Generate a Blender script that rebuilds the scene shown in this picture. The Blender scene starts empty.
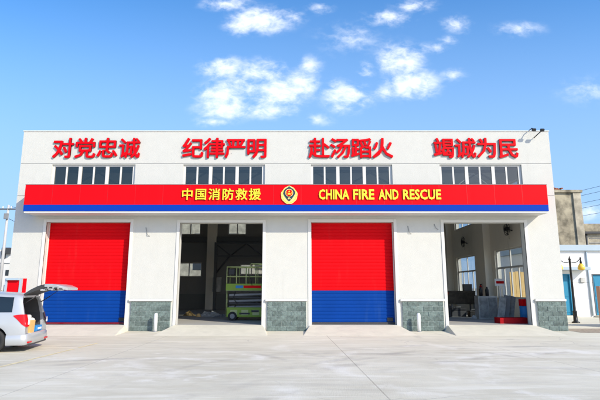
import bpy, bmesh, math, random
from mathutils import Vector, Matrix
random.seed(7)
scene = bpy.context.scene
COL = scene.collection
R = math.radians

# ------------------------------------------------------------------ camera
cam_d = bpy.data.cameras.new('camera')
cam = bpy.data.objects.new('camera', cam_d)
COL.objects.link(cam)
cam_d.sensor_width = 36.0
cam_d.lens = 478 / 600 * 36.0
cam_d.clip_start = 0.1
cam_d.clip_end = 4000
cam.location = (0.0, -21.6, 1.85)
cam.rotation_euler = (R(90 + 10.43), 0, 0)
scene.camera = cam

# ------------------------------------------------------------------ sun, sky
SUN_TO = Vector((1.07, -1.0, 0.89)).normalized()          # towards the sun
EL = math.asin(SUN_TO.z)
AZ = math.atan2(SUN_TO.x, SUN_TO.y)                        # clockwise from +Y
sun_d = bpy.data.lights.new('sun', 'SUN')
sun_d.energy = 4.6
sun_d.angle = R(0.5)
sun_d.color = (1.0, 0.93, 0.78)
sun = bpy.data.objects.new('sun', sun_d)
COL.objects.link(sun)
sun.location = SUN_TO * 60
sun.rotation_euler = (-SUN_TO).to_track_quat('-Z', 'Y').to_euler()

vs = scene.view_settings
vs.view_transform = 'Standard'
vs.look = 'None'
vs.gamma = 1.0
vs.use_curve_mapping = False
vs.exposure = 0.18

world = bpy.data.worlds.new('World')
scene.world = world
world.use_nodes = True
wn, wl = world.node_tree.nodes, world.node_tree.links
wn.clear()


class NT:
    """small helper to write node graphs as expressions"""
    def __init__(s, tree):
        s.t = tree; s.n = tree.nodes; s.l = tree.links

    def node(s, typ, **kw):
        n = s.n.new(typ)
        for k, v in kw.items():
            setattr(n, k, v)
        return n

    def put(s, sock, v):
        if isinstance(v, bpy.types.NodeSocket):
            s.l.new(v, sock)
        elif isinstance(v, (int, float)):
            sock.default_value = v
        else:
            d = sock.default_value
            sock.default_value = tuple(v) if len(v) == len(d) else tuple(v) + (1.0,)

    def math(s, op, a, b=0.0, c=0.0, clamp=False):
        n = s.node('ShaderNodeMath', operation=op); n.use_clamp = clamp
        s.put(n.inputs[0], a); s.put(n.inputs[1], b); s.put(n.inputs[2], c)
        return n.outputs[0]

    def noise(s, vec, scale, detail=4, rough=0.55, dist=0.0):
        n = s.node('ShaderNodeTexNoise')
        if vec is not None: s.l.new(vec, n.inputs['Vector'])
        n.inputs['Scale'].default_value = scale; n.inputs['Detail'].default_value = detail
        n.inputs['Roughness'].default_value = rough; n.inputs['Distortion'].default_value = dist
        return n.outputs['Fac']

    def ramp(s, v, lo, hi, a=0.0, b=1.0):
        n = s.node('ShaderNodeMapRange'); n.interpolation_type = 'SMOOTHSTEP'
        s.put(n.inputs['Value'], v); s.put(n.inputs['From Min'], lo); s.put(n.inputs['From Max'], hi)
        s.put(n.inputs['To Min'], a); s.put(n.inputs['To Max'], b)
        return n.outputs['Result']

    def mix(s, f, a, b, mode='MIX'):
        n = s.node('ShaderNodeMix', data_type='RGBA', blend_type=mode)
        s.put(n.inputs[0], f); s.put(n.inputs[6], a); s.put(n.inputs[7], b)
        return n.outputs[2]

    def mapping(s, vec, scale=(1, 1, 1), loc=(0, 0, 0), rot=(0, 0, 0)):
        n = s.node('ShaderNodeMapping')
        s.l.new(vec, n.inputs[0])
        n.inputs['Location'].default_value = loc; n.inputs['Rotation'].default_value = rot
        n.inputs['Scale'].default_value = scale
        return n.outputs[0]


W = NT(world.node_tree)
sky = W.node('ShaderNodeTexSky', sky_type='NISHITA')
sky.sun_disc = False
sky.sun_elevation = EL
sky.sun_rotation = AZ
sky.altitude = 50
sky.air_density = 1.0
sky.dust_density = 0.6
sky.ozone_density = 2.2
hs = W.node('ShaderNodeHueSaturation')
hs.inputs['Hue'].default_value = 0.5
hs.inputs['Saturation'].default_value = 1.35
hs.inputs['Value'].default_value = 1.65
W.l.new(sky.outputs[0], hs.inputs['Color'])
geo = W.node('ShaderNodeTexCoord')
dirv = geo.outputs['Generated']
sep = W.node('ShaderNodeSeparateXYZ'); W.l.new(dirv, sep.inputs[0])
yy = W.math('MAXIMUM', sep.outputs[1], 0.02)
uu = W.math('DIVIDE', sep.outputs[0], yy)                  # direction as seen on a far wall to the north
vv = W.math('DIVIDE', sep.outputs[2], yy)
front = W.math('GREATER_THAN', sep.outputs[1], 0.05)
clouds = [  # u, v, half-width, half-height, strength
    (-0.175, 0.485, 0.058, 0.031, 0.95),
    (-0.085, 0.475, 0.067, 0.036, 0.95),
    (0.0, 0.444, 0.049, 0.039, 0.95),
    (-0.133, 0.437, 0.075, 0.038, 1.0),
    (-0.055, 0.428, 0.088, 0.043, 1.0),
    (-0.173, 0.421, 0.067, 0.033, 0.95),
    (-0.165, 0.39, 0.070, 0.033, 0.95),
    (-0.077, 0.386, 0.077, 0.023, 0.75),
    (0.022, 0.49, 0.027, 0.024, 0.6),
    (-0.186, 0.358, 0.043, 0.012, 0.6),
    (0.104, 0.416, 0.062, 0.043, 1.1),
    (0.089, 0.428, 0.040, 0.033, 0.9),
    (0.148, 0.48, 0.024, 0.022, 0.8),
    (0.225, 0.504, 0.058, 0.049, 1.1),
    (0.249, 0.447, 0.067, 0.043, 1.1),
    (0.189, 0.428, 0.026, 0.021, 0.8),
    (0.298, 0.533, 0.045, 0.013, 0.6),
    (-0.087, 0.602, 0.082, 0.038, 1.1),
    (-0.137, 0.592, 0.041, 0.030, 0.9),
    (-0.023, 0.61, 0.037, 0.018, 0.75),
    (-0.166, 0.643, 0.065, 0.020, 0.9),
    (0.046, 0.633, 0.028, 0.015, 0.5),
    (0.113, 0.558, 0.06, 0.03, 0.35),
    (0.201, 0.607, 0.060, 0.023, 0.75),
    (0.264, 0.638, 0.051, 0.020, 0.75),
    (0.358, 0.592, 0.034, 0.022, 0.55),
    (0.335, 0.55, 0.023, 0.013, 0.45),
    (0.499, 0.58, 0.05, 0.017, 0.50),
    (0.34, 0.468, 0.027, 0.015, 0.4),
    (0.662, 0.433, 0.067, 0.023, 0.3),
    (0.614, 0.158, 0.085, 0.017, 0.4),
    (0.037, 0.363, 0.03, 0.013, 0.40), ]
mask = None
for (u0, v0, a, b, k) in clouds:
    du = W.math('DIVIDE', W.math('SUBTRACT', uu, u0), a)
    dv = W.math('DIVIDE', W.math('SUBTRACT', vv, v0), b)
    d2 = W.math('ADD', W.math('MULTIPLY', du, du), W.math('MULTIPLY', dv, dv))
    m = W.math('MULTIPLY', W.math('SUBTRACT', 1.0, W.math('SQRT', d2)), k)
    mask = m if mask is None else W.math('SMOOTH_MAX', mask, m, 0.25)
cu = W.node('ShaderNodeCombineXYZ')
W.l.new(uu, cu.inputs[0]); W.l.new(vv, cu.inputs[1])
n1 = W.noise(W.mapping(cu.outputs[0], (1, 1.35, 1)), 12.0, 8, 0.56, 0.4)
n2 = W.noise(W.mapping(cu.outputs[0], (1, 1.6, 1), (3, 1, 2)), 38.0, 7, 0.62, 0.3)
dens = W.math('ADD', W.math('MULTIPLY', mask, 0.62), W.math('ADD', W.math('MULTIPLY', W.math('SUBTRACT', n1, 0.5), 1.9), W.math('MULTIPLY', W.math('SUBTRACT', n2, 0.5), 1.5)))
cl = W.math('MULTIPLY', W.ramp(dens, -0.30, 1.0), front)
edge = W.ramp(mask, -0.38, 0.55)
cl = W.math('MULTIPLY', W.math('MULTIPLY', cl, edge), 0.88)
haze_lo = W.ramp(vv, 0.78, 0.12, 0.04, 0.90)                 # paler air towards the horizon
skyb = W.mix(1.0, hs.outputs[0], (1.12, 0.995, 1.03), 'MULTIPLY')
skyc = W.mix(haze_lo, skyb, (2.5, 4.15, 6.7))
skyc = W.mix(cl, skyc, (8.2, 8.5, 8.9))
bg = W.node('ShaderNodeBackground')
W.l.new(skyc, bg.inputs[0])
bg.inputs[1].default_value = 0.14
wo = W.node('ShaderNodeOutputWorld')
W.l.new(bg.outputs[0], wo.inputs[0])


# ------------------------------------------------------------------ materials
def material(name, color, rough=0.6, var=0.10, scale=3.0, bump=0.0, bscale=40.0, metal=0.0, spec=0.4, coat=0.0, stain=0.0, stain_col=(0.2, 0.18, 0.15), streak=True, island=0.0):
    m = bpy.data.materials.new(name)
    m.use_nodes = True
    t = NT(m.node_tree)
    b = t.n['Principled BSDF']
    b.inputs['Roughness'].default_value = rough
    b.inputs['Metallic'].default_value = metal
    b.inputs['Specular IOR Level'].default_value = spec
    b.inputs['Coat Weight'].default_value = coat
    tc = t.node('ShaderNodeTexCoord')
    pos = t.node('ShaderNodeNewGeometry').outputs['Position']
    n = t.noise(pos, scale, 6, 0.6)
    if var >= 0.2: n = t.ramp(n, 0.30, 0.70)
    c = t.mix(n, tuple(x * (1 - var) for x in color), tuple(min(1, x * (1 + var)) for x in color))
    if stain:
        v = t.mapping(pos, (2.2, 2.2, 0.22) if streak else (1, 1, 1))
        s1 = t.noise(v, 1.6, 8, 0.65)
        s2 = t.noise(pos, 0.5, 4, 0.6)
        f = t.math('MULTIPLY', t.ramp(s1, 0.52, 0.78), t.ramp(s2, 0.35, 0.7))
        c = t.mix(t.math('MULTIPLY', f, stain), c, stain_col)
    if island:
        rnd = t.node('ShaderNodeNewGeometry').outputs['Random Per Island']
        c = t.mix(1.0, c, t.mix(rnd, (1 - island,) * 3, (1 + island,) * 3), 'MULTIPLY')
    t.put(b.inputs['Base Color'], c)
    r = t.math('ADD', t.math('MULTIPLY', t.math('SUBTRACT', t.noise(pos, scale * 2.3, 3), 0.5), 0.15), rough, clamp=True)
    t.put(b.inputs['Roughness'], r)
    if bump:
        bn = t.node('ShaderNodeBump')
        bn.inputs['Strength'].default_value = bump
        bn.inputs['Distance'].default_value = 0.02
        t.l.new(t.noise(pos, bscale, 5, 0.6), bn.inputs['Height'])
        t.l.new(bn.outputs[0], b.inputs['Normal'])
    return m


def glass_mat(name, tint=(0.62, 0.68, 0.70), refl=0.12):
    m = bpy.data.materials.new(name)
    m.use_nodes = True
    t = NT(m.node_tree); t.n.clear()
    out = t.node('ShaderNodeOutputMaterial')
    tr = t.node('ShaderNodeBsdfTransparent'); t.put(tr.inputs[0], tint)
    gl = t.node('ShaderNodeBsdfGlossy'); t.put(gl.inputs[0], (1.0, 0.87, 0.74)); gl.inputs['Roughness'].default_value = 0.03
    lw = t.node('ShaderNodeLayerWeight'); lw.inputs[0].default_value = 0.5
    mx = t.node('ShaderNodeMixShader')
    t.put(mx.inputs[0], t.math('ADD', t.math('MULTIPLY', t.math('POWER', lw.outputs['Facing'], 4.0), 0.6), refl, clamp=True))
    t.l.new(tr.outputs[0], mx.inputs[1]); t.l.new(gl.outputs[0], mx.inputs[2])
    t.l.new(mx.outputs[0], out.inputs[0])
    return m


M = {}
M['plaster'] = material('white_plaster', (0.54, 0.533, 0.49), 0.88, 0.07, 2.2, 0.5, 38, stain=0.42, stain_col=(0.41, 0.395, 0.35))
M['trim'] = material('white_trim_paint', (0.62, 0.605, 0.565), 0.6, 0.02, 2)
M['groove'] = material('groove_grey', (0.42, 0.42, 0.41), 0.8, 0.1)
M['coping'] = material('coping_metal', (0.70, 0.69, 0.66), 0.55, 0.08, 2, stain=.3)
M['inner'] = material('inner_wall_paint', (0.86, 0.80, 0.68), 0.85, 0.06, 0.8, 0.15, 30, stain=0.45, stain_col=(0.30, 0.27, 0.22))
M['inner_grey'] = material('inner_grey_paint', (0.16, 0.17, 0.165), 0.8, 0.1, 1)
M['inner_mid'] = material('inner_shaded_paint', (0.23, 0.23, 0.225), 0.85, 0.1, 1, stain=.3)  # darker copy of the hall paint; the dim bay's shade put into the colour
M['roof'] = material('roof_sheet', (0.55, 0.55, 0.53), 0.7, 0.1)
M['steel'] = material('grey_steel', (0.10, 0.105, 0.11), 0.5, 0.15, metal=.3)
M['cable_white'] = material('pale_brace', (0.75, 0.75, 0.73), 0.5, 0.05)
M['floor'] = material('hall_concrete', (0.42, 0.41, 0.38), 0.6, 0.15, 1.2, stain=.4, streak=False)
M['red'] = material('red_panel', (0.66, 0.003, 0.008), 0.42, 0.09, 0.7, spec=.06, stain=.35, stain_col=(.55, .02, .025))
M['blue'] = material('blue_panel', (0.004, 0.040, 0.34), 0.42, 0.06, 0.6, spec=.06)
M['shut_red'] = material('red_shutter_paint', (0.64, 0.003, 0.007), 0.5, 0.10, 1.0, spec=.05, stain=.5, stain_col=(.52, .03, .03))
M['shut_blue'] = material('blue_shutter_paint', (0.003, 0.042, 0.235), 0.5, 0.15, 1.0, spec=.05, stain=.5, stain_col=(.03, .085, .26))
M['letter_red'] = material('red_letter', (0.60, 0.003, 0.008), 0.4, 0.04, spec=.06)
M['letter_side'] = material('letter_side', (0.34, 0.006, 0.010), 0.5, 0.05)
M['yellow'] = material('yellow_letter', (0.95, 0.70, 0.03), 0.4, 0.03)
M['gold'] = material('gold', (0.85, 0.66, 0.22), 0.35, 0.10, 20, metal=0.25)
M['navy'] = material('navy', (0.01, 0.03, 0.06), 0.4, 0.1)
M['green_dark'] = material('emblem_green', (0.03, 0.14, 0.07), 0.4, 0.1)
M['block'] = material('split_face_block', (0.118, 0.155, 0.143), 0.85, 0.30, 9, 1.0, 24, island=0.22, stain=.35, stain_col=(.22, .23, .20))
M['mortar'] = material('mortar', (0.36, 0.40, 0.37), 0.9, 0.1, 10)
M['black'] = material('black_plastic', (0.018, 0.018, 0.02), 0.45, 0.1)
M['rubber'] = material('tyre_rubber', (0.02, 0.02, 0.021), 0.8, 0.15, 8)
M['tray_red'] = material('dull_red_tray', (0.36, 0.006, 0.010), 0.6, 0.2, 3, spec=.1)
M['bench'] = material('dark_olive_bench', (0.085, 0.075, 0.058), 0.7, 0.3, 5)
M['dark'] = material('dark_grey_trim', (0.05, 0.05, 0.052), 0.7, 0.15, 6)
M['mid'] = material('mid_grey', (0.22, 0.225, 0.23), 0.6, 0.15, 4)
M['grey_panel'] = material('grey_board', (0.27, 0.275, 0.265), 0.6, 0.3, 4)
M['white'] = material('white_paint', (0.82, 0.82, 0.81), 0.5, 0.03)
M['silver'] = material('silver_car_paint', (0.44, 0.455, 0.47), 0.36, 0.0, 6, metal=0.35, coat=0.45)
M['chrome'] = material('chrome', (0.75, 0.75, 0.76), 0.18, 0.02, metal=0.9)
M['car_glass'] = material('tinted_car_glass', (0.012, 0.018, 0.022), 0.06, 0.0, spec=0.6)
M['lamp_red'] = material('red_lamp_lens', (0.50, 0.004, 0.007), 0.2, 0.1, spec=.2, coat=.15)
M['lamp_dark'] = material('dark_red_lens', (0.16, 0.006, 0.012), 0.15, 0.1, coat=.5)
M['lamp_clear'] = material('clear_lamp_lens', (0.72, 0.72, 0.73), 0.15, 0.05, coat=.5)
M['kraft'] = material('brown_paper', (0.62, 0.38, 0.13), 0.8, 0.08, 8)
M['box_blue'] = material('blue_plastic', (0.02, 0.20, 0.52), 0.5, 0.08)
M['lime'] = material('lime_green_paint', (0.21, 0.33, 0.03), 0.5, 0.08, 4)
M['lime_pale'] = material('pale_green_rail', (0.42, 0.47, 0.20), 0.45, 0.06, 4)
M['hoard'] = material('yellow_hoarding', (0.70, 0.47, 0.19), 0.7, 0.08, 3, stain=.2)
M['teal'] = material('teal_door_paint', (0.012, 0.20, 0.34), 0.5, 0.08, 2)
M['annex'] = material('annex_white_wall', (0.78, 0.78, 0.76), 0.85, 0.04, 1.2, .15, 40, stain=.2, stain_col=(.5, .48, .43))
M['annex_band'] = material('annex_roof_band', (0.36, 0.44, 0.50), 0.6, 0.08, 1)
M['old'] = material('weathered_concrete', (0.27, 0.235, 0.165), 0.95, 0.50, 1.1, .6, 8, stain=1.0, stain_col=(.15, .13, .10))
M['old_pale'] = material('weathered_pale_wall', (0.37, 0.33, 0.25), 0.95, 0.35, 1.0, .2, 8, stain=.8, stain_col=(.2, .18, .14))
M['tile'] = material('red_brick_pile', (0.33, 0.11, 0.055), 0.9, 0.3, 5)
M['lamp_iron'] = material('black_iron', (0.014, 0.014, 0.015), 0.4, 0.1, metal=.2)
M['amber'] = material('amber_glass', (0.80, 0.50, 0.06), 0.25, 0.12, 6)
M['wood_pillar'] = material('pinkish_brown_render', (0.42, 0.23, 0.16), 0.8, 0.14, 4, .2, 30)
M['pole'] = material('pole_concrete', (0.45, 0.44, 0.42), 0.9, 0.1, 2)
M['house'] = material('house_wall', (0.66, 0.64, 0.60), 0.9, 0.08, .4, stain=.3)
M['house_dark'] = material('dark_window', (0.03, 0.035, 0.04), 0.3, 0.1)
M['soil'] = material('dry_soil', (0.30, 0.245, 0.18), 0.95, 0.3, 6, .6, 15)
M['cloth'] = material('pale_sheet', (0.46, 0.46, 0.44), 0.8, 0.2, 3)
M['leaf'] = material('leaf', (0.05, 0.085, 0.03), 0.7, 0.35, 9)
M['leaf_dry'] = material('dry_leaf', (0.22, 0.15, 0.06), 0.8, 0.3, 9)
M['terrain'] = material('terrain_ground', (0.26, 0.25, 0.22), 0.95, 0.2, 0.15)
M['glass'] = glass_mat('window_glass', (0.66, 0.68, 0.67), 0.07)
M['glass_clear'] = glass_mat('hall_window_glass', (0.80, 0.84, 0.86), 0.02)


def yard_material():
    m = bpy.data.materials.new('yard_concrete'); m.use_nodes = True
    t = NT(m.node_tree); b = t.n['Principled BSDF']
    b.inputs['Roughness'].default_value = 0.8
    b.inputs['Specular IOR Level'].default_value = 0.25
    pos = t.node('ShaderNodeNewGeometry').outputs['Position']
    rp = t.mapping(pos, (1, 1, 1), (0, 0, 0), (0, 0, R(5.0)))
    big = t.noise(pos, 0.22, 6, 0.6, 0.4)
    fine = t.noise(pos, 7.0, 6, 0.7)
    smear = t.noise(t.mapping(rp, (0.6, 1.5, 1)), 0.8, 7, 0.65, 1.2)
    c = t.mix(t.ramp(big, 0.3, 0.7), (0.515, 0.472, 0.36), (0.645, 0.60, 0.475))
    c = t.mix(t.math('MULTIPLY', t.ramp(smear, 0.42, 0.70), 0.40), c, (0.71, 0.675, 0.565))
    c = t.mix(t.math('MULTIPLY', t.ramp(fine, 0.45, 0.8), 0.22), c, (0.44, 0.41, 0.35))
    # yellowish dusty area on the left
    sp = t.node('ShaderNodeSeparateXYZ'); t.l.new(pos, sp.inputs[0])
    dust = t.math('MULTIPLY', t.ramp(sp.outputs[0], -2.0, -11.0), t.ramp(t.noise(pos, .6, 5, .6), .3, .65))
    c = t.mix(t.math('MULTIPLY', dust, 0.40), c, (0.50, 0.45, 0.34))
    # criss-cross sweeps left by wheels and water
    for ang, sx, sy, k in ((38, .45, 3.4, .40), (-33, .40, 3.8, .40), (72, .5, 3.0, .25)):
        sw = t.noise(t.mapping(pos, (sx, sy, 1), (ang, 0, 0), (0, 0, R(ang))), 0.75, 6, 0.62, 0.5)
        c = t.mix(t.math('MULTIPLY', t.ramp(sw, .54, .68), k), c, (0.77, 0.735, 0.635))
        c = t.mix(t.math('MULTIPLY', t.ramp(sw, .44, .32), k * .8), c, (0.44, 0.415, 0.36))
    # tyre arcs: rings round turning centres, broken up by noise
    for (cx, cy, rad, wd, k) in ((-1.0, -21.0, 13.2, .16, .32), (-1.0, -21.0, 14.9, .16, .28), (9.0, -17.5, 12.0, .15, .42), (9.3, -17.8, 13.6, .15, .34), (7.6, -16.8, 10.3, .14, .34),
                             (4.5, -14.0, 8.4, .12, .30), (14.0, -3.0, 9.5, .13, .30), (-6.0, -12.0, 6.6, .13, .34), (-6.4, -12.2, 8.2, .13, .26), (2.0, -24.0, 16.6, .18, .26), (12.0, -22.0, 15.5, .2, .36), (12.6, -22.3, 17.2, .2, .3)):
        dx = t.math('SUBTRACT', sp.outputs[0], cx); dy = t.math('SUBTRACT', sp.outputs[1], cy)
        rr = t.math('SQRT', t.math('ADD', t.math('MULTIPLY', dx, dx), t.math('MULTIPLY', dy, dy)))
        ring = t.ramp(t.math('ABSOLUTE', t.math('SUBTRACT', rr, rad)), wd * 1.6, wd * .3)
        brk = t.ramp(t.noise(t.mapping(pos, (1, 1, 1), (cx, rad, 0)), 0.35, 5, .65), .47, .66)
        c = t.mix(t.math('MULTIPLY', t.math('MULTIPLY', ring, brk), min(.75, k * 1.7)), c, (0.33, 0.305, 0.26))
    # pale scuffs swept round by turning wheels
    for (cx, cy, rad, wd, k) in ((-3.0, -9.2, 2.2, .22, .6), (-3.4, -9.4, 1.2, .2, .5), (5.0, -9.5, 4.2, .3, .45), (6.5, -10.5, 3.2, .25, .5), (2.0, -6.0, 2.6, .25, .4), (9.0, -12.0, 5.2, .35, .4), (-8.0, -14.0, 6.0, .35, .4), (3.5, -13.0, 3.8, .3, .4)):
        dx = t.math('SUBTRACT', sp.outputs[0], cx); dy = t.math('SUBTRACT', sp.outputs[1], cy)
        rr = t.math('SQRT', t.math('ADD', t.math('MULTIPLY', dx, dx), t.math('MULTIPLY', dy, dy)))
        rr = t.math('ADD', rr, t.math('MULTIPLY', t.math('SUBTRACT', t.noise(pos, .8, 4), .5), .8))
        ring = t.ramp(t.math('ABSOLUTE', t.math('SUBTRACT', rr, rad)), wd * 1.6, wd * .2)
        brk = t.ramp(t.noise(t.mapping(pos, (1, 1, 1), (rad, cx, 0)), 0.7, 6, .7), .46, .62)
        c = t.mix(t.math('MULTIPLY', t.math('MULTIPLY', ring, brk), k), c, (0.80, 0.765, 0.69))
    # dusty film near the bays, oil spots, grit
    dst = t.math('MULTIPLY', t.ramp(sp.outputs[1], -9.0, -2.5), t.ramp(t.noise(t.mapping(rp, (.5, 1.6, 1)), .7, 6, .65), .32, .68))
    c = t.mix(t.math('MULTIPLY', dst, 0.5), c, (0.68, 0.63, 0.48))
    oil = t.math('MULTIPLY', t.ramp(t.noise(pos, 1.1, 2, .4), .70, .76), t.ramp(t.noise(pos, .17, 2), .5, .6))
    c = t.mix(t.math('MULTIPLY', oil, 0.30), c, (0.22, 0.205, 0.18))
    grit = t.ramp(t.noise(pos, 34.0, 3, .6), .66, .74)
    c = t.mix(t.math('MULTIPLY', grit, 0.35), c, (0.30, 0.27, 0.22))
    # hairline cracks
    vo = t.node('ShaderNodeTexVoronoi', feature='DISTANCE_TO_EDGE')
    wv = t.node('ShaderNodeVectorMath', operation='ADD'); t.l.new(pos, wv.inputs[0])
    nz = t.node('ShaderNodeTexNoise'); t.l.new(pos, nz.inputs[0]); nz.inputs['Scale'].default_value = 1.3; nz.inputs['Detail'].default_value = 6
    t.l.new(nz.outputs['Color'], wv.inputs[1])
    t.l.new(wv.outputs[0], vo.inputs['Vector']); vo.inputs['Scale'].default_value = 0.16
    crk = t.math('MULTIPLY', t.ramp(vo.outputs['Distance'], 0.0035, 0.001), t.ramp(t.noise(pos, .15, 2), .45, .6))
    c = t.mix(t.math('MULTIPLY', crk, 0.40), c, (0.25, 0.23, 0.20))
    # saw-cut joints, not quite parallel
    for (x0, sl, w, k) in ((0.965, -0.042, 0.010, .62), (-5.19, 0.0, 0.012, .38), (5.45, -0.122, 0.012, .42), (-11.6, 0.0, 0.012, .4), (13.4, -.12, .012, .4)):
        d = t.math('ABSOLUTE', t.math('SUBTRACT', sp.outputs[0], t.math('ADD', x0, t.math('MULTIPLY', sp.outputs[1], sl))))
        d = t.math('ADD', d, t.math('MULTIPLY', t.math('SUBTRACT', t.noise(pos, 9.0, 3), .5), .012))
        j = t.math('MULTIPLY', t.ramp(d, w * 1.5, w * .4), t.ramp(t.noise(pos, .5, 3), .2, .5, .55, 1.0))
        c = t.mix(t.math('MULTIPLY', j, k), c, (0.16, 0.14, 0.11))
    t.put(b.inputs['Base Color'], c)
    bn = t.node('ShaderNodeBump'); bn.inputs['Strength'].default_value = 0.25; bn.inputs['Distance'].default_value = 0.02
    h = t.math('ADD', t.noise(pos, 30, 5, .7), t.math('MULTIPLY', t.noise(t.mapping(rp, (14, 1.2, 1)), 3.0, 3), 0.5))
    t.l.new(h, bn.inputs['Height']); t.l.new(bn.outputs[0], b.inputs['Normal'])
    return m


M['yard'] = yard_material()
M['line_paint'] = material('worn_yellow_paint', (0.70, 0.60, 0.36), 0.85, 0.15, 5, stain=.6, stain_col=(.62, .57, .47), streak=False)
M['ramp'] = material('ramp_concrete', (0.62, 0.58, 0.465), 0.85, 0.16, 2.0, .3, 30, stain=.6, stain_col=(.33, .31, .27), streak=False)


# ------------------------------------------------------------------ mesh builder
def world_loc(o):
    v = Vector((0, 0, 0))
    while o is not None:
        v = v + o.location
        o = o.parent
    return v


class MB:
    def __init__(s):
        s.bm = bmesh.new()

    def box(s, x0, x1, y0, y1, z0, z1, mi=0, bevel=0.0, rot=None):
        r = bmesh.ops.create_cube(s.bm, size=1.0)
        vs_ = r['verts']
        c = Vector(((x0 + x1) / 2, (y0 + y1) / 2, (z0 + z1) / 2)); d = Vector((x1 - x0, y1 - y0, z1 - z0))
        for v in vs_:
            p = Vector((v.co.x * d.x, v.co.y * d.y, v.co.z * d.z))
            v.co = c + (rot @ p if rot else p)
        fs = {f for v in vs_ for f in v.link_faces}
        for f in fs: f.material_index = mi
        if bevel:
            es = list({e for v in vs_ for e in v.link_edges})
            q = bmesh.ops.bevel(s.bm, geom=es, offset=bevel, segments=2, profile=0.5, affect='EDGES')
            for f in q['faces']: f.material_index = mi
        return s

    def tube(s, pts, rad, seg=8, mi=0, cap=True):
        pts = [Vector(p) for p in pts]
        rads = rad if isinstance(rad, (list, tuple)) else [rad] * len(pts)
        rings = []
        prev = None
        for i, p in enumerate(pts):
            d = (pts[min(i + 1, len(pts) - 1)] - pts[max(i - 1, 0)]).normalized()
            if prev is None:
                a = Vector((0, 0, 1)) if abs(d.z) < .9 else Vector((1, 0, 0))
                u = d.cross(a).normalized()
            else:
                u = (prev - d * prev.dot(d)).normalized()
            prev = u
            w = d.cross(u)
            rings.append([s.bm.verts.new(p + (u * math.cos(2 * math.pi * k / seg) + w * math.sin(2 * math.pi * k / seg)) * rads[i]) for k in range(seg)])
        for a, b in zip(rings, rings[1:]):
            for k in range(seg):
                f = s.bm.faces.new((a[k], a[(k + 1) % seg], b[(k + 1) % seg], b[k])); f.material_index = mi; f.smooth = True
        if cap:
            for r in (rings[0][::-1], rings[-1]):
                f = s.bm.faces.new(r); f.material_index = mi
        return s

    def lathe(s, cx, cy, prof, seg=20, mi=0):
        """prof: (radius, z) bottom to top"""
        rings = [[s.bm.verts.new((cx + r * math.cos(2 * math.pi * k / seg), cy + r * math.sin(2 * math.pi * k / seg), z)) for k in range(seg)] for r, z in prof]
        for a, b in zip(rings, rings[1:]):
            for k in range(seg):
                f = s.bm.faces.new((a[k], a[(k + 1) % seg], b[(k + 1) % seg], b[k])); f.material_index = mi; f.smooth = True
        f = s.bm.faces.new(rings[0][::-1]); f.material_index = mi
        f = s.bm.faces.new(rings[-1]); f.material_index = mi
        return s

    def prism_y(s, poly, y0, y1, mi=0):
        """poly in (x, z), extruded along y"""
        a = [s.bm.verts.new((x, y0, z)) for x, z in poly]; b = [s.bm.verts.new((x, y1, z)) for x, z in poly]
        n = len(poly)
        f = s.bm.faces.new(a); f.material_index = mi
        f = s.bm.faces.new(b[::-1]); f.material_index = mi
        for k in range(n):
            f = s.bm.faces.new((a[k], b[k], b[(k + 1) % n], a[(k + 1) % n])); f.material_index = mi
        return s

    def quad(s, *p, mi=0, smooth=False):
        f = s.bm.faces.new([s.bm.verts.new(q) for q in p]); f.material_index = mi; f.smooth = smooth
        return s

    def wall(s, a0, a1, z0, z1, t0, t1, holes, axis='x', mi=0):
        """a wall along x (thickness in y) or along y (thickness in x), with rectangular holes"""
        A = sorted({a0, a1, *[h[0] for h in holes], *[h[1] for h in holes]})
        Z = sorted({z0, z1, *[h[2] for h in holes], *[h[3] for h in holes]})
        A = [v for v in A if a0 <= v <= a1]; Z = [v for v in Z if z0 <= v <= z1]
        na, nz = len(A) - 1, len(Z) - 1
        def solid(i, j):
            if i < 0 or j < 0 or i >= na or j >= nz: return False
            ca, cz = (A[i] + A[i + 1]) / 2, (Z[j] + Z[j + 1]) / 2
            return not any(h[0] < ca < h[1] and h[2] < cz < h[3] for h in holes)
        P = (lambda a, t, z: (a, t, z)) if axis == 'x' else (lambda a, t, z: (t, a, z))
        def q(*p):
            f = s.bm.faces.new([s.bm.verts.new(P(*v)) for v in p]); f.material_index = mi
        for i in range(na):
            for j in range(nz):
                if not solid(i, j): continue
                x0, x1, y0, y1 = A[i], A[i + 1], Z[j], Z[j + 1]
                q((x0, t0, y0), (x1, t0, y0), (x1, t0, y1), (x0, t0, y1))
                q((x0, t1, y0), (x0, t1, y1), (x1, t1, y1), (x1, t1, y0))
                if not solid(i - 1, j): q((x0, t0, y0), (x0, t0, y1), (x0, t1, y1), (x0, t1, y0))
                if not solid(i + 1, j): q((x1, t0, y0), (x1, t1, y0), (x1, t1, y1), (x1, t0, y1))
                if not solid(i, j - 1): q((x0, t0, y0), (x0, t1, y0), (x1, t1, y0), (x1, t0, y0))
                if not solid(i, j + 1): q((x0, t0, y1), (x1, t0, y1), (x1, t1, y1), (x0, t1, y1))
        bmesh.ops.remove_doubles(s.bm, verts=s.bm.verts, dist=1e-5)
        return s

    def build(s, name, mats, parent=None, normals=True, smooth=False, loc=None):
        if normals: bmesh.ops.recalc_face_normals(s.bm, faces=s.bm.faces)
        me = bpy.data.meshes.new(name)
        org = world_loc(parent) if parent is not None else Vector(loc or (0, 0, 0))
        bmesh.ops.translate(s.bm, verts=s.bm.verts, vec=-org)
        if smooth:
            for f in s.bm.faces: f.smooth = True
        s.bm.to_mesh(me); s.bm.free()
        for m in (mats if isinstance(mats, (list, tuple)) else [mats]):
            me.materials.append(M[m])
        o = bpy.data.objects.new(name, me)
        COL.objects.link(o)
        if parent is not None: o.parent = parent
        else: o.location = org
        return o


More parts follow.
